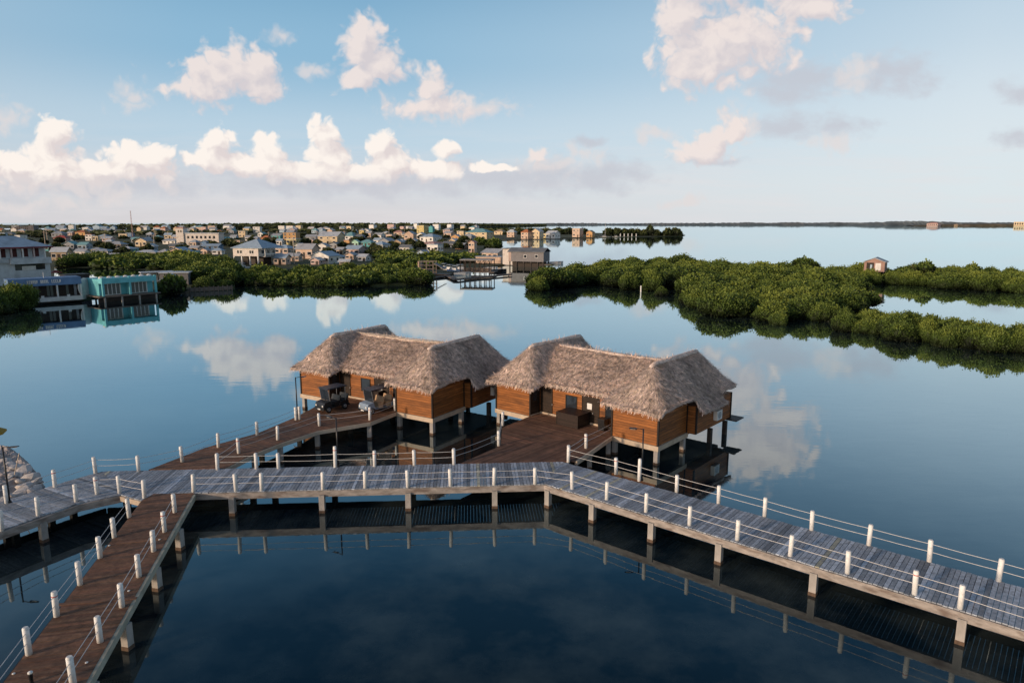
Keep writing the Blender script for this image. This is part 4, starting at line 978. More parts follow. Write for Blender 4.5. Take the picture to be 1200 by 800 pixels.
HL = [ # u, base v, width, height, wall, roof, kind, zone
 (123,298,26,6,'white','grey','hip',Zs),(138,292,22,9,'tan','grey','hip',Zs),(150,296,23,7,'teal','pale grey','hip',Zs),(170,289,20,10,'cream','grey','gable_front',Zs),(174,300,28,7,'white','pale grey','hip',Zs),(194,301,13,9,'pink','grey','hip',Zs),(212,303,26,13,'peach','blue grey','gable_front',Zs),
 (203,286,22,6,'white','grey','gable',Zm),(146,279,12,5,'cream','grey','flat',Zm),(153,279,9,6,'blue','dark grey','flat',Zm),(193,272.5,9,7,'pink','rusty orange','hip',Zb),(115,274,13,5,'white','blue grey','gable',Zb),(126,273,12,5,'pale blue','grey','gable',Zb),(139,274,10,5,'white','dark grey','gable',Zb),
 (106,282,10,7,'white','red','flat',Zm),(113,282,7,5,'cream','white','flat',Zm),(84,292,17,9,'grey','teal','gable_front',Zs),(100,292,15,8,'pale blue','teal','gable',Zs),(115,296,14,6,'yellow','grey','hip',Zs),(73,305,21,15,'tan','pale grey','gable',Zs),(73,284,17,8,'pink','red','hip',Zm),(61,294,15,8,'teal','teal','hip',Zm),
 (70,278,16,7,'grey','grey','hip',Zb),(97,276,15,6,'orange','rusty orange','hip',Zb),(16,294,34,11,'cream','white','flat',Zm),(4,279,9,6,'pale blue','grey','flat',Zb),(12,277.5,11,6,'grey','dark grey','hip',Zb),(22,280,17,4,'white','white','flat',Zb),(84,276,9,5,'pink','grey','gable',Zb),(88,282,9,4,'pale blue','pale grey','gable',Zm),
 (245,286,20,9,'white','pale grey','flat',Zm),(229,289,12,8,'peach','grey','hip',Zm),(240,289,9,7,'blue','grey','gable_front',Zm),(265,286,17,8,'cream','teal','gable_front',Zm),(278,288,17,6,'peach','tan','flat',Zm),(230,295,14,7,'peach','grey','gable',Zs),(249,292,24,6,'blue','blue grey','gable',Zs),
 (285,278,10,7,'cream','white','flat',Zm),(292,282,9,6,'white','grey','gable',Zm),(301,283,11,6,'tan','grey','hip',Zm),(313,285,13,9,'orange','rusty orange','hip',Zm),(302,273,10,7,'white','white','flat',Zb),(270,271.5,8,5,'pink','grey','hip',Zb),(226,272,9,6,'cream','grey','hip',Zb),(240,271,7,5,'pink','white','flat',Zb),(250,271.5,9,5,'white','grey','gable',Zb),
 (326,280,15,6,'teal','grey','gable',Zm),(342,281,19,8,'orange','tan','flat',Zm),(344,287,16,7,'yellow','white','flat',Zm),(389,286,31,14,'cream','pale grey','gable',Zm),(366,282,15,7,'grey','grey','gable',Zm),(335,298,24,11,'peach','blue grey','hip',Zs),(331,310,19,12,'peach','blue grey','gable',Zs),(361,303,27,17,'peach','grey','gable',Zs),
 (382,309,33,14,'white','blue grey','gable_front',Zs),(379,294,15,9,'white','grey','gable_front',Zs),(400,300,11,10,'tan','grey','gable',Zs),(408,290,9,8,'orange','pink','flat',Zs),(411,281,14,7,'white','teal','hip',Zm),(393,291,14,7,'grey','dark grey','gable_front',Zs),
 (417,299,25,11,'pink','blue grey','gable',Zs),(417,289,11,8,'mint','mint','gable_front',Zs),(431,289,18,8,'teal','teal','hip',Zs),(447,293,21,10,'white','blue grey','hip',Zs),(454,289,19,10,'grey','grey','gable_front',Zs),(467,289,13,8,'tan','grey','gable_front',Zs),(425,274,8,6,'yellow','grey','hip',Zb),(433,278,10,7,'peach','grey','gable',Zm),
 (445,280,14,7,'white','grey','gable',Zm),(453,276,9,5,'white','pale grey','hip',Zm),(458,281,11,6,'peach','pale grey','flat',Zm),(422,281,12,7,'blue','dark grey','hip',Zm),(468,276,13,6,'peach','pink','hip',Zm),(476,278,10,5,'cream','grey','gable',Zm),(481,281,15,10,'peach','grey','gable_front',Zm),
 (505,284,26,10,'white','blue grey','hip',Zm),(507,288,29,5,'pink','pink','hip',Zs),(510,297,19,10,'white','blue grey','flat',Zs),(476,301,22,6,'white','grey','gable',Zs),(495,273.5,13,9,'yellow','white','flat',Zb),(506,272.5,7,8,'teal','teal','gable_front',Zb),
 (562,280,33,12,'cream','teal','hip',Zm),(535,282,13,7,'orange','grey','gable_front',Zm),(550,282,15,8,'grey','grey','hip',Zm),(554,296,10,14,'peach','pink','gable_front',Zs),(580,304,31,12,'peach','grey','gable',Zs),(527,277,14,6,'peach','grey','gable',Zm),(541,276,11,5,'cream','pale grey','flat',Zm),(527,290,17,7,'grey','dark grey','gable',Zs),(541,292,15,7,'brown','grey','gable',Zs),
 (346,306,17,9,'peach','grey','gable',Zs),(372,310,15,8,'pink','pale grey','gable_front',Zs),(396,306,17,8,'white','blue grey','hip',Zs),(412,304,14,8,'peach','grey','gable_front',Zs),(427,306,15,8,'white','pale grey','gable',Zs),(440,300,14,7,'peach','grey','hip',Zs),(405,311,14,7,'tan','pale grey','gable',Zs),(352,293,13,8,'white','grey','gable_front',Zs),(368,294,13,8,'cream','blue grey','hip',Zs),(392,299,11,7,'pink','grey','gable_front',Zs),(228,302,14,8,'white','teal','gable',Zs),(241,298,13,7,'peach','grey','gable_front',Zs),(256,298,14,7,'white','blue grey','hip',Zs),(97,300,15,8,'white','grey','gable',Zs),(112,303,15,8,'pale blue','pale grey','hip',Zs),(134,304,16,7,'cream','grey','gable',Zs),(155,305,15,7,'white','blue grey','gable_front',Zs),(181,306,15,8,'pink','pale grey','gable',Zs),
 (586,275,14,6,'cream','tan','hip',Zf),(600,278,12,9,'peach','pale grey','hip',Zf),(617,280,13,11,'peach','rusty orange','hip',Zf),(630,280,14,12,'cream','white','gable_front',Zf),(640,279,7,5,'yellow','white','flat',Zf),(648,279.5,17,9,'white','pale grey','gable',Zf),(677,278,13,10,'peach','white','flat',Zf),(692,278,10,8,'orange','tan','gable_front',Zf),
 (351,270.5,8,6,'cream','white','flat',Zb),(346,271,8,5,'pink','grey','hip',Zb),(366,270.5,7,5,'cream','grey','hip',Zb),(331,270.8,9,6,'white','white','flat',Zb),(340,271,7,4,'pale blue','pale grey','gable',Zb),(382,269.5,9,4,'peach','grey','hip',Zb),(402,269,8,4,'white','grey','gable',Zb),(437,268.6,9,5,'white','pale grey','flat',Zb),(459,268,10,5,'pink','white','flat',Zb),(528,268,8,5,'white','white','flat',Zb),(543,267.6,7,4,'cream','grey','gable',Zb),(558,267.5,7,4,'white','grey','hip',Zb),(478,268.2,8,3,'white','white','flat',Zb),(500,267.8,8,3,'cream','grey','gable',Zb)]
wl_ = list(WALLC); 
r9 = random.Random(21)
for k in range(120):     # the crowded back rows
    u = r9.uniform(-20,560); v = r9.uniform(268.2,274) if u<470 else r9.uniform(267,270)
    if any(abs(u-q[0])<7 and abs(v-q[1])<1.0 for q in HL): continue
    HL.append((u,v,r9.uniform(6,11),r9.uniform(3.6,5.6),r9.choice(['white','white','cream','peach','pink','white','pale blue','grey']),r9.choice(['grey','pale grey','blue grey','white','teal','rusty orange']),r9.choice(['hip','gable','flat','gable_front']),Zb))
for k in range(110):     # small roofs between the middle rows
    u = r9.uniform(80,540); v = r9.uniform(273,288)
    if any(abs(u-q[0])<(q[2]+9)/2 and abs(v-q[1])<3.0 for q in HL): continue
    HL.append((u,v,r9.uniform(8,14),r9.uniform(5,7.5),r9.choice(['white','white','cream','peach','pink','grey','pale blue']),r9.choice(['grey','pale grey','blue grey','teal']),r9.choice(['hip','gable','gable_front']),Zm))
for k in range(150):    # cottages packed down towards the shore
    u = r9.choice((r9.uniform(112,232),r9.uniform(322,560),r9.uniform(380,500))); v = r9.uniform(284,303) if 325 < u < 500 else r9.uniform(282,297)
    if any(abs(u-q[0])<(q[2]+13)/2 and abs(v-q[1])<4.5 for q in HL): continue
    HL.append((u,v,r9.uniform(12,19),r9.uniform(6.5,9),r9.choice(['white','white','cream','peach','pink','grey','tan','pale blue']),r9.choice(['grey','pale grey','blue grey','dark grey']),r9.choice(['hip','gable','gable_front']),Zs))
for q in HL:
    far_ = q[1] < 272
    house(*q[:7], rel=rng.uniform(-42,-22), depth=rng.uniform(.65,.95), zone=q[7], win=q[1] > 272.5)
# labels that single each house out: colours, roof, place, then order from the left
cnt = {}
for h_ in HOUSES:
    cnt.setdefault((h_[2],h_[3],h_[4],h_[5]), []).append(h_)
ORD = ['first','second','third','fourth','fifth','sixth','seventh','eighth','ninth','tenth','eleventh','twelfth']
KN = {'hip':'hipped','gable':'gabled','gable_front':'front-gabled','flat':'flat'}
for (wl,rf_,kd,zn),lst in cnt.items():
    lst.sort(key=lambda q: q[1])
    for i,q in enumerate(lst):
        t_ = f"{wl} house, {KN[kd]} {rf_} roof, {zn}"
        if len(lst) > 1: t_ += f", {ORD[i]} such from left"
        props(q[0], t_, 'house', 'houses of the waterside town')

# --- landmark buildings
def bld(name, u, v, rel, label, cat, gz=.45):
    x,y,z = at(u,v,gz); phi = math.atan2(x,y); o = empty(name, (x,y,gz), -phi+R(rel), label, cat); FOOT.append((x,y,8)); s_ = F/(y*math.cos(PIT)+(H-gz)*math.sin(PIT)); return o, s_
# white house on stilts with hip roof and side porch
o, s_ = bld('stilt_house', 303.5, 311, -38, 'white two-storey house on stilts with big blue grey hip roof by the boats', 'house')
W, D = 11.5, 13.
a = MB(); a.box(-W+.3,0,0,D-3.5,3.3,6.4); a.build('wall', matcol('warm white wall',(.66,.60,.55)), o)
a = MB(); a.box(-.1,1.9,1.5,D-1,3.0,3.3); a.build('porch_floor', M['pile'], o)
for yy in (1.6,4.5,7.5,D-1.2):
    a = MB(); a.box(1.6,1.8,yy,yy+.2,3.3,6.35); a.build('porch_post', M['white'], o)
a = MB(); a.box(1.65,1.75,1.82,D-1.3,3.9,4.2); a.build('porch_rail', M['white'], o)
a = MB(); x0,x1,y0,y1,z = -W-.3,2.3,-.6,D-.4,6.403
a.add([(x0,y0,z),(x1,y0,z),(x1,y1,z),(x0,y1,z),((x0+x1)/2,5.6,9.6),((x0+x1)/2,y1-5.6,9.6),(x0,y0,z-.2),(x1,y0,z-.2),(x1,y1,z-.2),(x0,y1,z-.2)], [(0,1,4),(1,2,5,4),(2,3,5),(3,0,4,5),(9,8,7,6),(0,6,7,1),(1,7,8,2),(2,8,9,3),(3,9,6,0)])
a.build('roof', matcol('blue grey roof',ROOFC['blue grey'],.55), o)
for xx in (-W+.5,-7.6,-4.0,-.4):
    for yy in (.3,D-4):
        a = MB(); a.box(-.22,.22,-.22,.22,0,3.3); a.build('stilt', M['white'], o, loc=(xx,yy,0))
for xx in (-8.9,-7.6,-3.4,-2.5): put('window', WIN, o, xx, -.01, 4.9, 0, (.9,1,1.1))
for yy in (2.6,6.,9.): put('window', WINL, o, .01, yy, 4.9, math.pi/2, (.8,1,1.2))
a = MB(); a.box(-W+1,-1.,4.5,D-4.2,0,3.29); a.build('ground_room', M['dark_wood'], o)
# grey three storey building on the left
o, s_ = bld('apartment_building', 61, 331, 22, 'large grey three-storey building with red veranda and hip roof at the left edge', 'building')
gw = matcol('grey render',(.56,.60,.64)); W = 21.; D = 13.
a = MB(); a.box(-W,0,0,D,0,6.6); a.box(-W,-.3,2.,D,6.603,9.5); a.build('wall', gw, o)
a = MB(); a.box(-W-.05,-14.4,-1.2,-.003,3.5,4.6); a.box(-9.2,0,-1.2,-.003,5.2,6.7); a.box(-14.3,-9.3,-.5,-.003,5.6,6.7); a.build('balcony', matcol('grey render',(.48,.51,.54)), o)
for x0,x1,z0,z1 in ((-8.,-1.2,3.6,5.15),(-19,-12,4.65,5.5)):
    a = MB(); a.box(x0,x1,-.02,-.001,z0,z1); a.build('window_band', M['glass'], o)
a = MB(); a.box(-6.5,-3.4,-.12,-.03,3.6,4.6); a.build('white_panel', M['white'], o)
x0,x1,y0,y1,z = -16.5,.9,-.8,D+.6,9.503
a = MB(); a.add([(x0,y0,z),(x1,y0,z),(x1,y1,z),(x0,y1,z),(-11,6.3,12.2),(-5,6.3,12.2),(x0,y0,z-.25),(x1,y0,z-.25),(x1,y1,z-.25),(x0,y1,z-.25)], [(0,1,5,4),(1,2,5),(2,3,4,5),(3,0,4),(9,8,7,6)]); a.build('roof', matcol('blue grey roof',ROOFC['blue grey'],.55), o)
a = MB(); a.box(x0,x1,y0-.06,y0-.003,z-.35,z-.02); a.box(x1+.003,x1+.06,y0,y1,z-.35,z-.02); a.build('fascia', matcol('dark red trim',(.22,.04,.05)), o)
x0,x1,y0,y1,z = -22.,-15.2,-1.4,7,9.2
a = MB(); a.add([(x0,y0,z),(x1,y0,z),(x1,y1,z),(x0,y1,z),((x0+x1)/2,2.8,11.2),(x0,y0,z-.2),(x1,y0,z-.2),(x1,y1,z-.2),(x0,y1,z-.2)], [(0,1,4),(1,2,4),(2,3,4),(3,0,4),(8,7,6,5),(0,5,6,1),(1,6,7,2),(2,7,8,3),(3,8,5,0)]); a.build('porch_roof', matcol('red roof',ROOFC['red'],.6), o)
for k in range(9):
    xx = -21+k*2.5; a = MB(); a.box(xx-.16,xx+.16,-.4,-.08,6.702,9.24); a.build('column', matcol('pale pink column',(.52,.42,.40)) if k%2 else M['white'], o)
    if k < 8:
        a = MB(); a.box(xx+.5,xx+2.,1.92,1.995,6.9,9.0); a.build('opening', matcol('dark red opening',(.10,.03,.03)), o)
# red awning gazebo beside it
o, s_ = bld('gazebo', 66, 329, 10, 'small dark red roofed gazebo at the corner of the grey building', 'gazebo')
a = MB(); a.add([(-1.6,-1.2,2.2),(1.6,-1.2,2.2),(1.6,1.2,2.2),(-1.6,1.2,2.2),(0,0,2.9)], [(0,1,4),(1,2,4),(2,3,4),(3,0,4),(3,2,1,0)]); a.build('roof', matcol('red roof',ROOFC['red'],.6), o)
for sx_ in (-1.3,1.3):
    for sy_ in (-.9,.9): a = MB(); a.box(sx_-.08,sx_+.08,sy_-.08,sy_+.08,0,2.2); a.build('post', M['dark_wood'], o)
# blue and white floating bar (boat shaped)
o, s_ = bld('floating_bar', 55, 356, 10, 'blue roofed white floating bar shaped like a boat with white lettering', 'floating bar', 0.)
Lh = 6.9
hull = [(-7.4,.0),(-5.8,-1.5),(6.0,-1.5),(6.9,-.4),(6.9,3.2),(-6,3.2)]
a = MB(); a.prism(hull, .55, 1.35); a.build('hull', M['white'], o)
a = MB(); a.box(-5.6,5.9,-.9,2.9,.2,.5); a.build('pontoon', M['dark_wood'], o)
a = MB(); a.box(-5.9,6.3,.4,3.0,1.352,3.9); a.build('cabin', M['dark_wood'], o)
a = MB(); a.add([(-6.1,-1.5,3.75),(6.1,-1.5,3.75),(6.1,-1.1,5.2),(-6.1,-1.1,5.2),(-6.1,3.2,3.75),(6.1,3.2,3.75),(6.1,3.2,5.2),(-6.1,3.2,5.2)], [(0,1,2,3),(5,4,7,6),(3,2,6,7),(1,0,4,5),(0,3,7,4),(2,1,5,6)])
fas = a.build('roof_fascia', matcol('harbour blue',(.12,.21,.36)), o)
def letters(parent, x0, x1, z0, z1, y, n, seed):
    r_ = random.Random(seed); wd_ = (x1-x0)/n; a_ = MB()
    for k in range(n):     # the strokes of lettering too small to read
        xa = x0+wd_*k; xb = xa+wd_*.78; t_ = .13; kk = r_.randrange(5)
        def st_(xc0,xc1,zc0,zc1):
            yy = y+(zc0+zc1)/2*0; a_.box(xc0,xc1,yy-.03,yy,zc0,zc1)
        st_(xa,xa+t_,z0,z1)
        if kk != 1: st_(xa+t_+.002,xb,z1-t_,z1)
        if kk in (0,1,4): st_(xa+t_+.002,xb,z0,z0+t_)
        if kk in (0,2,3): st_(xb-t_,xb,z0+t_+.002,z1-t_-.002)
        if kk in (2,4): st_(xa+t_+.002,xb-t_-.002,(z0+z1)/2-t_/2,(z0+z1)/2+t_/2)
    l_ = a_.build('lettering', M['white'], parent); return l_
for x0,x1,n_,sd_ in ((-3.1,-1.3,6,1),(-.9,.55,5,2),(.95,2.6,5,3)):
    l_ = letters(fas, x0, x1, 4.22, 4.86, -1.38, n_, sd_); l_.rotation_euler = (0,0,0)
a = MB(); a.tube([(0,.2,5.2),(0,.2,6.3)], .05, 6); a.build('mast', M['white'], o)
for xx in (-5.5,-2.4,1.8,5.9):
    a = MB(); a.box(xx-.14,xx+.14,-1.42,-1.15,1.352,3.748); a.build('column', M['white'], o)
a = MB(); a.lathe([(1.9,0),(1.9,.18)], 20); q_ = a.build('end_disc', M['white'], o); q_.location = (6.75,-.1,2.95); q_.rotation_euler = (0,math.pi/2,R(-48))
for xx in (-4.9,-4.2,-3.4,-1.5,.3,.9,3.6,5.0):
    a = MB(); a.box(xx,xx+.45,.30,.395,1.4,3.6); a.build('door_panel', matcol('pale door',(.42,.45,.47)) if int(xx*10)%3 else M['glass'], o)
for xx in (-4.6,-.8,3.6):
    a = MB(); a.box(xx-.25,xx+.25,-1.46,-1.25,1.352,1.75); a.build('bulwark_block', M['white'], o)
# teal duplex on stilts
o, s_ = bld('teal_building', 154, 352, 24, 'bright turquoise flat-roofed building with two verandas standing over the water', 'building', 0.)
tq = matcol('turquoise render',(.14,.47,.52)); tql = matcol('turquoise parapet',(.16,.51,.56))
W, D = 10.8, 6.; z0, z1 = 1.3, 4.85
a = MB(); a.box(-5.4,5.4,1.6,D+1.6,z0,z1-.2); a.build('wall', tq, o)
a = MB(); a.box(-5.4,5.4,-.1,1.597,3.8,z1); a.build('parapet', tql, o)
for xx in (-5.25,.0,5.25):
    a = MB(); a.box(xx-.2,xx+.2,-.15,.25,z0,5.0); a.build('column', tql, o)
a = MB(); a.box(-.08,.08,.26,1.59,z0,3.79); a.build('party_wall', tq, o)
a = MB(); a.box(-6.2,6.0,-.5,D+2,z0-.25,z0-.005); a.build('deck', M['pole_wood'], o)
for xx in (-5.2,-1.9,1.6,5.1):
    a = MB(); a.box(-.14,.14,-.14,.14,-1,z0-.25); a.build('stilt', M['pile'], o, loc=(xx,-.25,0)); a = MB(); a.box(-.14,.14,-.14,.14,-1,z0-.25); a.build('stilt', M['dark_pile'], o, loc=(xx,4,0))
a = MB(); a.box(-5.8,5.8,1.2,1.5,-.6,z0-.26); a.build('underdeck_shade', M['dark_pile'], o)  # dark panel added to stand for the shade beneath the deck
for xc in (-2.9,2.5):
    f_ = MB(); f_.box(xc-1.7,xc+1.7,1.52,1.597,z0+.05,z0+2.45); fo = f_.build('patio_door', M['white'], o)
    for k in range(4):
        g_ = MB(); xx = xc-1.55+k*.8; g_.box(xx,xx+.62,1.50,1.518,z0+.18,z0+2.3); g_.build('pane', M['glass'], fo)
for k in range(7):
    a = MB(); xx = -5.+k*1.6; a.lathe([(.55,0),(.45,.25),(.2,.38)], 8, (xx,1.2,z1+.003)); a.build('roof_bulge', M['white'], o)
# dark shed beside it
o, s_ = bld('shed', 96, 348, 20, 'dark brown windowless shed between the floating bar and the turquoise building', 'shed', 0.)
a = MB(); a.box(-2.3,2.3,1,4.5,.9,4.7); a.build('wall', matcol('dark shed',(.05,.042,.045)), o); a = MB(); a.box(-2.5,2.5,.8,4.7,4.703,4.9); a.build('roof', M['trim'], o); a = MB(); a.box(-4.5,4.5,-.4,.99,.6,.8); a.build('dock', M['pole_wood'], o)
# small grey gabled shed and flat white sheds right of the turquoise one
o, s_ = bld('shed', 199, 342.5, -10, 'small grey blue gabled shed with pale metal roof right of the turquoise building', 'shed')
a = MB(); a.box(-2,2,0,5,0,2.6); a.build('wall', matcol('grey blue wall',(.17,.21,.25)), o); roof_shape(4,5,2.6,1.2,'gable_front',.3).build('roof', matcol('blue grey roof',ROOFC['blue grey'],.5), o, loc=(0,2.5,0))
o, s_ = bld('shed', 206, 334, -12, 'long low weathered grey shed with flat white roof beside the mangroves', 'shed')
a = MB(); a.box(-3.5,3.,0,5,0,3.0); a.build('wall', matcol('weathered grey wall',(.20,.19,.19)), o); a = MB(); a.box(-3.8,3.3,-.3,5.3,3.003,3.2); a.build('roof', matcol('pale grey roof',ROOFC['pale grey']), o)
o, s_ = bld('shed', 186, 331, 8, 'open-sided flat roofed boat shed with white panels behind the turquoise building', 'shed')
a = MB(); a.box(-4.,4.,0,4,2.6,2.8); a.build('roof', matcol('pale grey roof',ROOFC['pale grey']), o); a = MB(); a.box(-3.8,3.8,3,3.2,0,2.59); a.build('wall', M['white'], o)
for xx in (-3.7,0,3.7): a = MB(); a.box(xx-.1,xx+.1,.1,.3,0,2.59); a.build('post', M['dark_wood'], o)
# concrete block on the skyline
x,y,z = at(33,273,.45); o = empty('hotel_block', (x,y,.45), -math.atan2(x,y)+R(-25), 'unfinished grey concrete block standing tallest on the left skyline', 'building'); k_ = F/y
ht = zat(33,264.3,y)[2]; W = 18/k_
a = MB(); a.box(-W*.5,W*.22,-8,8,0,ht*.86); a.box(W*.223,W*.5,-8,8,0,ht); a.build('wall', matcol('raw concrete',(.17,.16,.165)), o)
for r_ in range(4):
    for c_ in range(6):
        a = MB(); xx = -W*.47+c_*W*.115; zz = ht*.86*(r_+.25)/4.2; a.box(xx,xx+W*.075,-8.06,-8.003,zz,zz+ht*.11); a.build('opening', M['trim'], o)
# white church-like building with a tower
o, s_ = bld('tower_building', 214, 287, -30, 'long white building with square bell tower rising above the town', 'building')
k_ = 1/s_
a = MB(); a.box(-4.5*k_,4.5*k_,-4.5*k_,4.5*k_,0,19*k_); tw = a.build('tower', matcol('warm white wall',(.66,.60,.55)), o); a = MB(); a.box(-5*k_,5*k_,-5*k_,5*k_,19.02*k_,20.2*k_); a.build('roof', matcol('pink roof',ROOFC['pink']), tw)
for xx in (-2.,1.):
    a = MB(); a.box(xx*k_,(xx+1.6)*k_,-4.53*k_,-4.502*k_,14.5*k_,17*k_); a.build('opening', M['glass'], tw)
a = MB(); a.box(4.52*k_,46*k_,-3*k_,10*k_,0,13*k_); a.build('hall', matcol('warm white wall',(.66,.60,.55)), o); a = MB(); a.box(4.53*k_,47*k_,-3.6*k_,10.6*k_,13.02*k_,14*k_); a.build('hall_roof', matcol('pale grey roof',ROOFC['pale grey']), o)
for k in range(7):
    a = MB(); xx = (8+k*5.2)*k_; a.box(xx,xx+2.6*k_,-3.04*k_,-3.003*k_,7.5*k_,10.5*k_); a.build('window', M['glass'], o)
# radio mast
x,y,z = at(156,280,.45); k_ = F/y; ht = (280-248)/k_
o = empty('radio_mast', (x,y,.45), 0, 'tall thin red and white lattice radio mast behind the town', 'radio mast')
a = MB(); w0 = 1.1/k_
for sx_,sy_ in ((-1,-1),(1,-1),(0,1)):
    a.tube([(sx_*w0*.6,sy_*w0*.6,0),(sx_*w0*.3,sy_*w0*.3,ht)], .13/k_, 4)
a.build('mast_leg', matcol('mast red',(.35,.13,.10)), o)
a = MB()
for k in range(16):
    z0_ = ht*k/16; z1_ = ht*(k+1)/16; s0 = w0*(.6-.3*k/16); sg = 1 if k%2 else -1
    a.tube([(-s0*sg,-s0,z0_),(s0*sg,-s0,z1_)], .10/k_, 3); a.tube([(-s0,-s0,z1_),(s0,-s0,z1_)], .10/k_, 3)
a.build('bracing', M['white'], o)
# grey stilt house over the water
o, s_ = bld('stilt_house', 620, 313.5, -20, 'weathered grey wooden house on black stilts over the open water', 'house', 0.)
a = MB(); a.box(-8,5.5,0,7,2.1,5.6); a.build('wall', matcol('weathered board wall',(.21,.20,.205)), o)
a = MB(); a.box(-8.01+.0,-7.0,-.02,-.003,2.15,5.5); a.build('pale_panel', matcol('pink board',(.50,.38,.33)), o)
roof_shape(13.5,7,5.6,1.3,'gable',.4).build('roof', matcol('dark grey roof',ROOFC['dark grey']), o, loc=(-1.25,3.5,0))
for xx in (-7.6,-5.,-2.2,.6,3.2,5.2):
    for yy in (.3,6.6): a = MB(); a.box(-.18,.18,-.18,.18,-1,2.1); a.build('stilt', M['dark_pile'], o, loc=(xx,yy,0))
a = MB(); a.box(-7.8,5.3,3.2,3.4,-.6,2.09); a.build('underfloor_shade', M['dark_pile'], o)  # dark panel added behind the stilts as shadow under the house
put('window', WIN, o, -1.5,-.01,4.0); put('window', WIN, o, 2.8,-.01,4.1)
a = MB(); a.box(5.6,8.5,.5,4.5,1.0,1.25); a.build('dock', M['pole_wood'], o)
o, s_ = bld('shed', 598, 310.5, -25, 'tall pale pink and white shed left of the grey stilt house', 'shed', .2)
a = MB(); a.box(-3.2,2.2,0,5,0,6.0); a.build('wall', matcol('warm white wall',(.66,.60,.55)), o); a = MB(); a.box(-3.5,3.4,-.4,5.3,6.003,6.3); a.build('roof', matcol('dark grey roof',ROOFC['dark grey']), o)
o, s_ = bld('shed', 572, 309, -15, 'low grey and orange boathouse on the shore behind the pavilion', 'shed', .3)
a = MB(); a.box(-5,5,0,5,0,2.6); a.build('wall', matcol('peach wall',WALLC['peach']), o); a = MB(); a.box(-5.3,5.3,-.4,5.3,2.603,2.8); a.build('roof', matcol('grey roof',ROOFC['grey']), o)
# dock pavilion, frame ruin, dock platforms
o, s_ = bld('pavilion', 557, 322, -12, 'open grey flat-roofed dock pavilion standing on many thin posts', 'pavilion', 0.)
a = MB(); a.box(-5,5.2,0,6,4.4,4.75); a.build('roof', M['grey_roof'], o); a = MB(); a.box(-5.4,6,-.4,6.4,.7,.95); a.build('floor', M['pole_wood'], o)
for k in range(7):
    for yy in (.2,5.7): a = MB(); a.box(-.12,.12,-.12,.12,-1,4.4); a.build('post', M['dark_wood'], o, loc=(-4.8+k*1.63,yy,0))
a = MB(); 
for k in range(6): a.tube([(-4.8+k*1.63,.2,3.2),(-4.+k*1.63,.2,4.35)], .07, 4); a.tube([(-4.8+k*1.63+1.63,.2,3.2),(-4.+k*1.63,.2,4.35)], .07, 4)
a.build('bracing', M['dark_wood'], o)
a = MB(); a.box(-4,4.5,2.5,2.7,.96,2.0); a.build('low_wall', M['pole_wood'], o)
o, s_ = bld('timber_tower', 500, 324, -18, 'skeleton timber tower frame with one tan side on the dock end', 'timber frame', 0.)
for xx in (-2.1,0,2.1):
    for yy in (0,3.2): a = MB(); a.box(-.14,.14,-.14,.14,-1,4.4); a.build('post', M['pole_wood'], o, loc=(xx,yy,0))
a = MB()
for z in (1.0,2.2,3.3,4.4):
    for y_ in (-.2,3.35): a = MB(); a.box(-2.3,2.3,y_,y_+.05,z,z+.2); a.build('rail', M['pole_wood'], o)
a = MB(); a.box(-2.6,-2.3,-.3,3.5,.6,4.6); a.build('side_wall', matcol('peach wall',WALLC['peach']), o)
a = MB(); a.add([(2.3,0,3.9),(5.4,0,2.2),(5.4,3.2,2.2),(2.3,3.2,3.9),(2.3,0,4.05),(5.4,0,2.35),(5.4,3.2,2.35),(2.3,3.2,4.05)], [(3,2,1,0),(4,5,6,7),(0,1,5,4),(1,2,6,5),(2,3,7,6),(3,0,4,7)]); a.build('lean_to_roof', M['grey_roof'], o)
a = MB(); a.box(-2.6,7.,-.6,4,.55,.8); a.build('floor', M['dark_wood'], o)
def dock(pts, label, wd_=1.6):
    o = empty('dock', (0,0,0), 0, label, 'dock')
    a = MB()
    for p_,q_ in zip(pts,pts[1:]):
        l_ = math.hypot(q_[0]-p_[0],q_[1]-p_[1]); a.box(-wd_*.5,l_+wd_*.5,-wd_/2,wd_/2,.22,.58+rng.uniform(0,.01),1.,math.atan2(q_[1]-p_[1],q_[0]-p_[0]),(p_[0],p_[1],0))
    a.build('deck', M['pole_wood'], o)
    for p_,q_ in zip(pts,pts[1:]):
        n_ = max(1,int(math.hypot(q_[0]-p_[0],q_[1]-p_[1])/6))
        for k in range(n_+1):
            x_,y_ = lerp(p_,q_,k/n_); b_ = MB(); b_.box(-.1,.1,-.1,.1,-1,.56); b_.build('pile', M['dark_pile'], o, loc=(x_,y_-.9,0))
    return o
dock([at(520,320,.7)[:2],at(535,326.3,.7)[:2],at(560,323.8,.7)[:2],at(596,320.5,.7)[:2]], 'angled grey timber dock enclosing the moored boats')
dock([at(488,325.5,.7)[:2],at(520,322.5,.7)[:2]], 'short timber dock in front of the tower frame')
dock([at(592,281,.7)[:2],at(640,279.9,.7)[:2],at(700,278.6,.7)[:2]], 'long thin quay before the houses on the far spit', 3.)
# pilings off the spit
for k,u in enumerate((727,731.5,736,740.5,745.5)):
    p_ = at(u,277.8,0); a = MB(); a.lathe([(.5,-.5),(.5,3.4),(.3,3.9)], 8); o = a.build('mooring_pile', M['white'], None, loc=(p_[0],p_[1],0)); props(o, 'white mooring pile standing in the water off the far spit', 'mooring pile', 'mooring piles off the far spit')
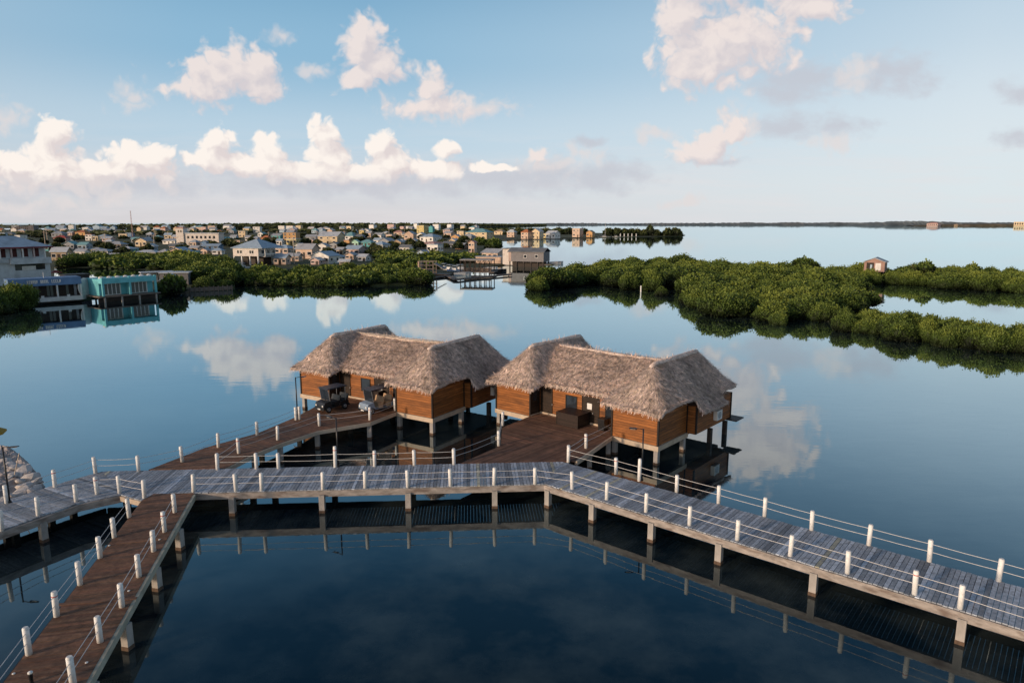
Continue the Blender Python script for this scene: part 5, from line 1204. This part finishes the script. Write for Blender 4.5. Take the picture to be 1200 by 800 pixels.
# boats
def boat(u, v, ln, rz, label, hullc, cab=True, z=.0, name='motorboat', scale=1.):
    x,y,_ = at(u,v,z); o = empty(name, (x,y,z), rz, label, 'boat'); w_ = ln*.16
    a = MB(); st_ = [(-ln/2,w_*.85),(-ln*.2,w_),(ln*.15,w_*.95),(ln*.36,w_*.55),(ln/2,.03)]
    vs=[]; 
    for xx,ww in st_:
        k = 1+.35*(xx+ln/2)/ln
        vs += [(xx,-ww*.55,-.25),(xx,-ww,.75*k),(xx,ww,.75*k),(xx,ww*.55,-.25)]
    fs=[(0,1,2,3)]
    for i in range(4):
        for q in range(4): fs.append((i*4+q,(i+1)*4+q,(i+1)*4+(q+1)%4,i*4+(q+1)%4))
    fs.append((19,18,17,16)); a.add(vs,fs); a.build('hull', hullc, o)
    if cab:
        a = MB(); a.box(-ln*.12,ln*.12,-w_*.6,w_*.6,.85,1.5); a.build('cabin', M['white'], o)
        a = MB(); a.box(-ln*.18,ln*.1,-w_*.75,w_*.75,2.2,2.3); a.build('canopy', matcol('boat canopy',(.3,.36,.45)), o)
        a = MB()
        for sx_ in (-.16,.08):
            for sy_ in (-.6,.6): a.tube([(sx_*ln,sy_*w_,.9),(sx_*ln,sy_*w_,2.2)], .03, 4)
        a.build('canopy_frame', M['metal'], o)
    a = MB(); a.box(-ln/2-.45,-ln/2-.05,-.22,.22,.1,1.15); a.build('outboard_motor', M['black'], o)
    return o
blu = matcol('boat blue',(.12,.2,.36)); 
boat(520,316.5,6,2.6,'white motorboat moored nearest the timber tower frame',M['white'])
boat(527,318,6.5,2.4,'white motorboat with canopy moored second in the dock basin',M['white'])
boat(533,319.5,6,2.7,'blue hulled motorboat moored in the dock basin',blu)
boat(540,318,7,.4,'long white motorboat moored against the pavilion',M['white'],True)
boat(542,322.5,5.5,.3,'small white open boat at the inner corner of the angled dock',M['white'],False)
boat(575,316,5,.1,'white open skiff lying right of the pavilion',M['white'],False)
boat(584,318.5,5.5,.15,'black open skiff moored behind the dock end',M['black'],False)
boat(650,309,7,.2,'white boat moored right of the grey stilt house',M['white'],False)
boat(276,317.5,6,1.1,'white motorboat in the canal mouth below the white house',M['white'])
boat(280,320.5,6,2.2,'blue hulled motorboat in the canal mouth',blu)
boat(284.5,316,7,.7,'long white boat with canopy under the white stilt house',M['white'])
boat(277,313.5,5,.2,'white open skiff pulled up beside the white stilt house',M['white'],False,.45)
sb = boat(708,278.3,15,.1,'white sailboat with a tall bare mast moored off the far spit',M['white'],True,0.,'sailboat')
a = MB(); a.tube([(1,0,1),(1,0,17.5)], [.16,.09], 6); a.tube([(1,0,2.4),(-5.5,0,2.5)], .1, 5); a.build('mast', M['white'], sb)
boat(722,278.2,9,.15,'white motorboat moored right of the sailboat',M['white'])
# shack in the mangroves on the right
x,y,zt = zat(1024,318,186); o = empty('shack', (x,y,0), -math.atan2(x,y)+R(-8), 'small pinkish shack with grey gable roof behind the right mangroves', 'shack')
z0 = zat(1024,318.5,186)[2]; z1 = zat(1024,307,186)[2]; rh = zat(1024,302.3,186)[2]-z1
a = MB(); a.box(-2.5,2.5,0,4.5,z0,z1); a.add([(-2.5,0,z1),(2.5,0,z1),(0,0,z1+rh*.9),(-2.5,.1,z1),(2.5,.1,z1),(0,.1,z1+rh*.9)], [(0,1,2),(5,4,3),(0,2,5,3),(1,4,5,2)]); a.build('wall', matcol('pinkish boards',(.36,.23,.19)), o)
roof_shape(5,4.5,z1,rh,'gable_front',.35).build('roof', matcol('grey roof',ROOFC['grey']), o, loc=(0,2.25,0))
a = MB(); a.box(-1.9,-.1,-.06,-.003,z0+.3,z1-.2); a.build('opening', M['trim'], o); a = MB(); a.box(.25,1.6,-.06,-.003,z0+.4,z1-.3); a.build('sheet', M['white'], o); a = MB(); a.box(-1.,-.5,-.09,-.065,z0+.3,z1-.7); a.build('figure_panel', matcol('pale blue wall',WALLC['pale blue']), o)
for sx_ in (-2.3,2.3):
    for sy_ in (.2,4.2): a = MB(); a.box(-.12,.12,-.12,.12,-1,z0); a.build('stilt', M['dark_pile'], o, loc=(sx_,sy_,0))
# white marker post in front of the middle island
p_ = at(751,342); a = MB(); a.lathe([(.16,-.6),(.16,1.3),(.1,1.5)], 8); props(a.build('marker_post', M['white'], None, loc=p_), 'small white marker post at the shore of the middle island', 'marker post')

# utility poles over the town
for u,v,h_ in ((53,287,10),(56,286,9),(124,291,9),(181,289,8),(183,282,7),(305,283,9),(315,282,8),(325,281,8),(372,283,9),(404,283,9),(345,309,10),(182,283,9),(197,282,8),(456,279,10),(474,274,8)):
    p_ = at(u,v,.45); a = MB(); a.tube([(0,0,0),(0,0,h_)], [.22,.16], 5); o = empty('utility_pole', p_, 0.3, 'wooden utility pole with crossarm rising between the town roofs', 'utility pole', 'utility poles of the town')
    a.build('pole', M['bamboo'], o); a = MB(); a.box(-1.1,1.1,-.1,.1,h_-1.2,h_-.95); a.build('crossarm', M['bamboo'], o)
# retaining fence along the outer shore
o = empty('fence', (0,0,0), 0, 'low weathered timber fence along the water left of the canal mouth', 'fence')
p_,q_ = at(206,341.5,.4),at(272,338,.4); n_ = 12
for k in range(n_+1):
    x_,y_ = lerp(p_,q_,k/n_); a = MB(); a.box(-.09,.09,-.09,.09,-.8,1.25); a.build('post', M['pole_wood'], o, loc=(x_,y_,0))
a = MB(); l_ = math.hypot(q_[0]-p_[0],q_[1]-p_[1]); a.box(0,l_,.13,.2,.1,1.0,1.,math.atan2(q_[1]-p_[1],q_[0]-p_[0]),(p_[0],p_[1],0)); a.build('boards', M['pole_wood'], o)

# ------------------------------------------------------------------ shore and town vegetation
def shore(pxpoly, n, dmin, r, h, seed, label, group, crowns):
    pts = scatter(PX(pxpoly), n, dmin, seed)
    pts = [p_ for p_ in pts if all((p_[0]-a_)**2+(p_[1]-b_)**2 > (c_*.9)**2 for a_,b_,c_ in FOOT)]
    mangroves(pts, r, h, label, group, crowns)
shore([(287,333),(330,334),(400,335),(440,334),(487,332),(476,320),(440,319),(400,322),(340,325),(300,327),(287,328)], 40, 5.5, 4.6, 3.5, 31, 'dark mangrove on the town shore between canal and dock', 'mangroves along the town shore', CR_MID+CR_NEAR[:2])
shore([(218,337),(272,335),(274,322),(240,312),(205,315),(212,328)], 24, 5.5, 5.4, 5.0, 32, 'dense mangrove left of the canal mouth', 'mangroves left of the canal mouth', CR_NEAR)
shore([(90,313.5),(120,315),(190,317.5),(215,313),(226,306),(190,307),(120,307),(88,308.5)], 34, 6.5, 6.2, 4.3, 33, 'broad green mangrove behind the turquoise building', 'mangroves behind the turquoise building', CR_MID+CR_NEAR[:1])
shore([(455,312),(490,317),(530,314),(560,309),(550,304),(515,300),(470,296),(450,302)], 24, 7., 5.8, 3.8, 34, 'leafy mangrove behind the timber dock', 'mangroves behind the timber dock', CR_MID)
def shore_row(pl, step, r, h, label, group, crowns):
    pts_ = PX(pl); out_ = []
    for p_,q_ in zip(pts_,pts_[1:]):
        l_ = math.hypot(q_[0]-p_[0],q_[1]-p_[1]); n_ = max(1,int(l_/step))
        out_ += [(lerp(p_,q_,(k+.5)/n_)[0]+rng.uniform(-1,1), lerp(p_,q_,(k+.5)/n_)[1]+rng.uniform(0,1.6)) for k in range(n_)]
    mangroves(out_, r, h, label, group, crowns)
shore_row([(287,333.6),(330,334.6),(400,335.6),(440,334.6),(488,332.4)], 4.2, 3.4, 3.0, 'dark mangrove on the town shore between canal and dock', 'mangroves along the town shore', CR_MID+CR_NEAR[:2])
shore_row([(222,340),(274,337)], 4.6, 2.6, 2.6, 'dense mangrove left of the canal mouth', 'mangroves left of the canal mouth', CR_NEAR)
for u,v,r_,h_,lb_ in ((201,345,3.6,4.0,'dark bush in front of the small grey shed'),(578,292,6,6,'dark round tree at the tip of the town shore'),(563,288,6,5.5,'orange tinged tree near the tip of the town shore')):
    x,y,_ = at(u,v); tree('tree', x, y, .3, r_, h_, rng.choice(CR_MID), TRK_T, lb_, 'tree', None)
pts = []; r5 = random.Random(77); nT = 0
for _ in range(6000):
    if nT >= 160: break
    u = r5.uniform(-30,600); v = 268.3+ (r5.random()**1.6)*33
    if u > 560 and v > 277: continue
    if u > 470 and v > 294: continue
    if u < 60 and v > 290: continue
    x,y,_ = at(u,v,.45)
    if not inpoly(x,y,main_land): continue
    if not all((x-a_)**2+(y-b_)**2 > (c_*.9+2.8)**2 for a_,b_,c_ in FOOT): continue
    if not all((x-a_)**2+(y-b_)**2 > 6**2 for a_,b_ in pts): continue
    pts.append((x,y)); nT += 1
    k = min(1.7, .8+y/1600.)
    tree('tree', x, y, .45, rng.uniform(2.6,4.8)*k, rng.uniform(2.4,4.2)*k**.5, rng.choice(CR_TOWN), TRK_T, 'green leafy tree among the houses of the town', 'tree', 'trees among the town houses', lift=.6)
# trees on the far spit
for i,(u,r_,h_) in enumerate(((590,9,7),(608,9,8),(623,10,8),(640,10,8),(655,10,8.5),(668,9,8.5),(684,8,8),(714,8,9),(724,9,9),(733,8,8),(741,9,8),(748,7,8),(756,7,7),(763,6,12),(771,8,7),(784,9,9),(792,8,9),(797,5,8))):
    v = 275.2 if u < 700 else 277
    x,y,_ = at(u,v); tree('tree', x, y+8, .4, r_, h_, rng.choice(CR_TOWN), TRK_T, 'green tree on the far spit beyond the bay', 'tree', 'trees on the far spit')
# distant tree lines and coast (nobody could count these)
def treeline(name, pts_uv, depth, n, hh, wid, seed, label):
    r_ = np.random.default_rng(seed); P_ = []; C_ = []
    for k in range(n):
        t = r_.random()*(len(pts_uv)-1); i = int(t); f_ = t-i
        u = pts_uv[i][0]+(pts_uv[i+1][0]-pts_uv[i][0])*f_; v = pts_uv[i][1]+(pts_uv[i+1][1]-pts_uv[i][1])*f_; hk = pts_uv[i][2]+(pts_uv[i+1][2]-pts_uv[i][2])*f_
        x,y,_ = at(u,v); y += r_.random()*depth
        top = hk*(.5+.5*r_.random()**.6)
        for q in range(7):
            z = top*r_.random()**.7; sx_ = wid*r_.uniform(.4,1.); an = r_.uniform(-.8,.8); dx_,dy_ = math.cos(an)*sx_, math.sin(an)*sx_; hz_ = top*.28*r_.uniform(.6,1.3)
            cx_,cy_ = x+r_.normal(0,wid*.6), y+r_.normal(0,wid*.3)
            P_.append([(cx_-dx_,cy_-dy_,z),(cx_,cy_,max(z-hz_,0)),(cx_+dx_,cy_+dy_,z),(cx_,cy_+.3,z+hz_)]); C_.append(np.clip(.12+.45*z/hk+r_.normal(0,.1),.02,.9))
    me = quads_mesh(name, np.array(P_), np.repeat(np.array(C_)[:,None],3,1), M['leaf']); o = link(bpy.data.objects.new(name, me)); return props(o, label, 'treeline', None, 'stuff')
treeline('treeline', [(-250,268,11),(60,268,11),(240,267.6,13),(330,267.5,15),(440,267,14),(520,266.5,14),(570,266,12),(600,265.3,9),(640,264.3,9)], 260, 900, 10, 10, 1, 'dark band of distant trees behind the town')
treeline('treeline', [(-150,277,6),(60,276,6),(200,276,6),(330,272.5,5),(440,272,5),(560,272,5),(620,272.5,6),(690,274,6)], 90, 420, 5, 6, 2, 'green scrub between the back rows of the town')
# distant coast: low hills beyond the bay
def coast(name, prof, Y0, dep, mat):
    a = MB(); vs = []; n = len(prof); xs_ = []
    fine = []
    for i in range(n-1):
        for k in range(24):
            t = k/24; fine.append((prof[i][0]+(prof[i+1][0]-prof[i][0])*t, prof[i][1]+(prof[i+1][1]-prof[i][1])*t))
    fine.append(prof[-1])
    r_ = random.Random(3); n = len(fine)
    for u,hh in fine:
        x = (u-CX)/F*Y0/ math.cos(PIT)*1.0
        h_ = max(.3, hh*(1+r_.uniform(-.22,.22)) if hh > .5 else hh)
        vs += [(x,Y0,-1),(x,Y0+dep*.15,h_*.75),(x,Y0+dep*.5,h_),(x,Y0+dep,-1)]
    fs = []
    for i in range(n-1):
        for q in range(3): fs.append((i*4+q,(i+1)*4+q,(i+1)*4+q+1,i*4+q+1))
    a.add(vs,fs); return props(a.build(name, mat), kind='structure')
hillm = surf('hazed coast scrub', (.13,.15,.155), .95, .5, .012, attr=False, dark=(.17,.165,.155), dscale=.006)  # aerial haze mixed into the scrub colour, paler and greyer
coast('distant_hills', [(560,9),(600,9),(640,11),(680,14),(720,9),(760,13),(800,14),(850,15),(880,17),(900,13),(925,19),(950,15),(975,18),(1000,16),(1020,11)], 5200, 300, hillm)
coast('distant_hills', [(985,2),(1005,13),(1040,21),(1070,24),(1095,22),(1130,17),(1180,17),(1230,19),(1300,18)], 4300, 300, hillm)
coast('distant_hills', [(1060,2),(1090,8),(1140,10),(1190,9),(1260,11),(1320,10)], 3300, 120, surf('far sandy scrub', (.11,.09,.055), .95, .5, .02, attr=False, dark=(.28,.2,.14), dscale=.01))
def far_block(u, Y, W, Hh, D, wall, roof, label, kind='flat'):
    x = (u-CX)/F*Y/math.cos(PIT); o = empty('resort_building', (x,Y,1), -math.atan2(x,Y)+R(-25), label, 'building')
    a = MB(); a.box(-W/2,W/2,-D/2,D/2,0,Hh); a.build('wall', matcol(wall+' wall',WALLC[wall]), o); roof_shape(W,D,Hh,Hh*.6,kind,1.).build('roof', matcol(roof+' roof',ROOFC[roof]), o)
    a = MB()
    for k in range(5): xx = -W*.42+k*W*.19; a.box(xx,xx+W*.1,-D/2-.3,-D/2-.05,Hh*.3,Hh*.75)
    a.build('window', M['glass'], o)
far_block(1080,3250,48,11,30,'pink','pink','pink hip roofed resort building on the far right shore','hip')
far_block(1106,3240,16,6,14,'tan','tan','small tan house on the far right shore','hip')
far_block(1180,3230,52,19,30,'cream','white','long pale resort block on the far right shore')
far_block(1202,3150,44,21,30,'cream','white','tall pale resort block at the right edge of the far shore')
far_block(1190,3100,18,8,16,'peach','white','low peach annex below the pale resort blocks')
print('objects', len(bpy.data.objects), 'mangroves', nmang, 'town trees', nT, 'houses', len(HOUSES))
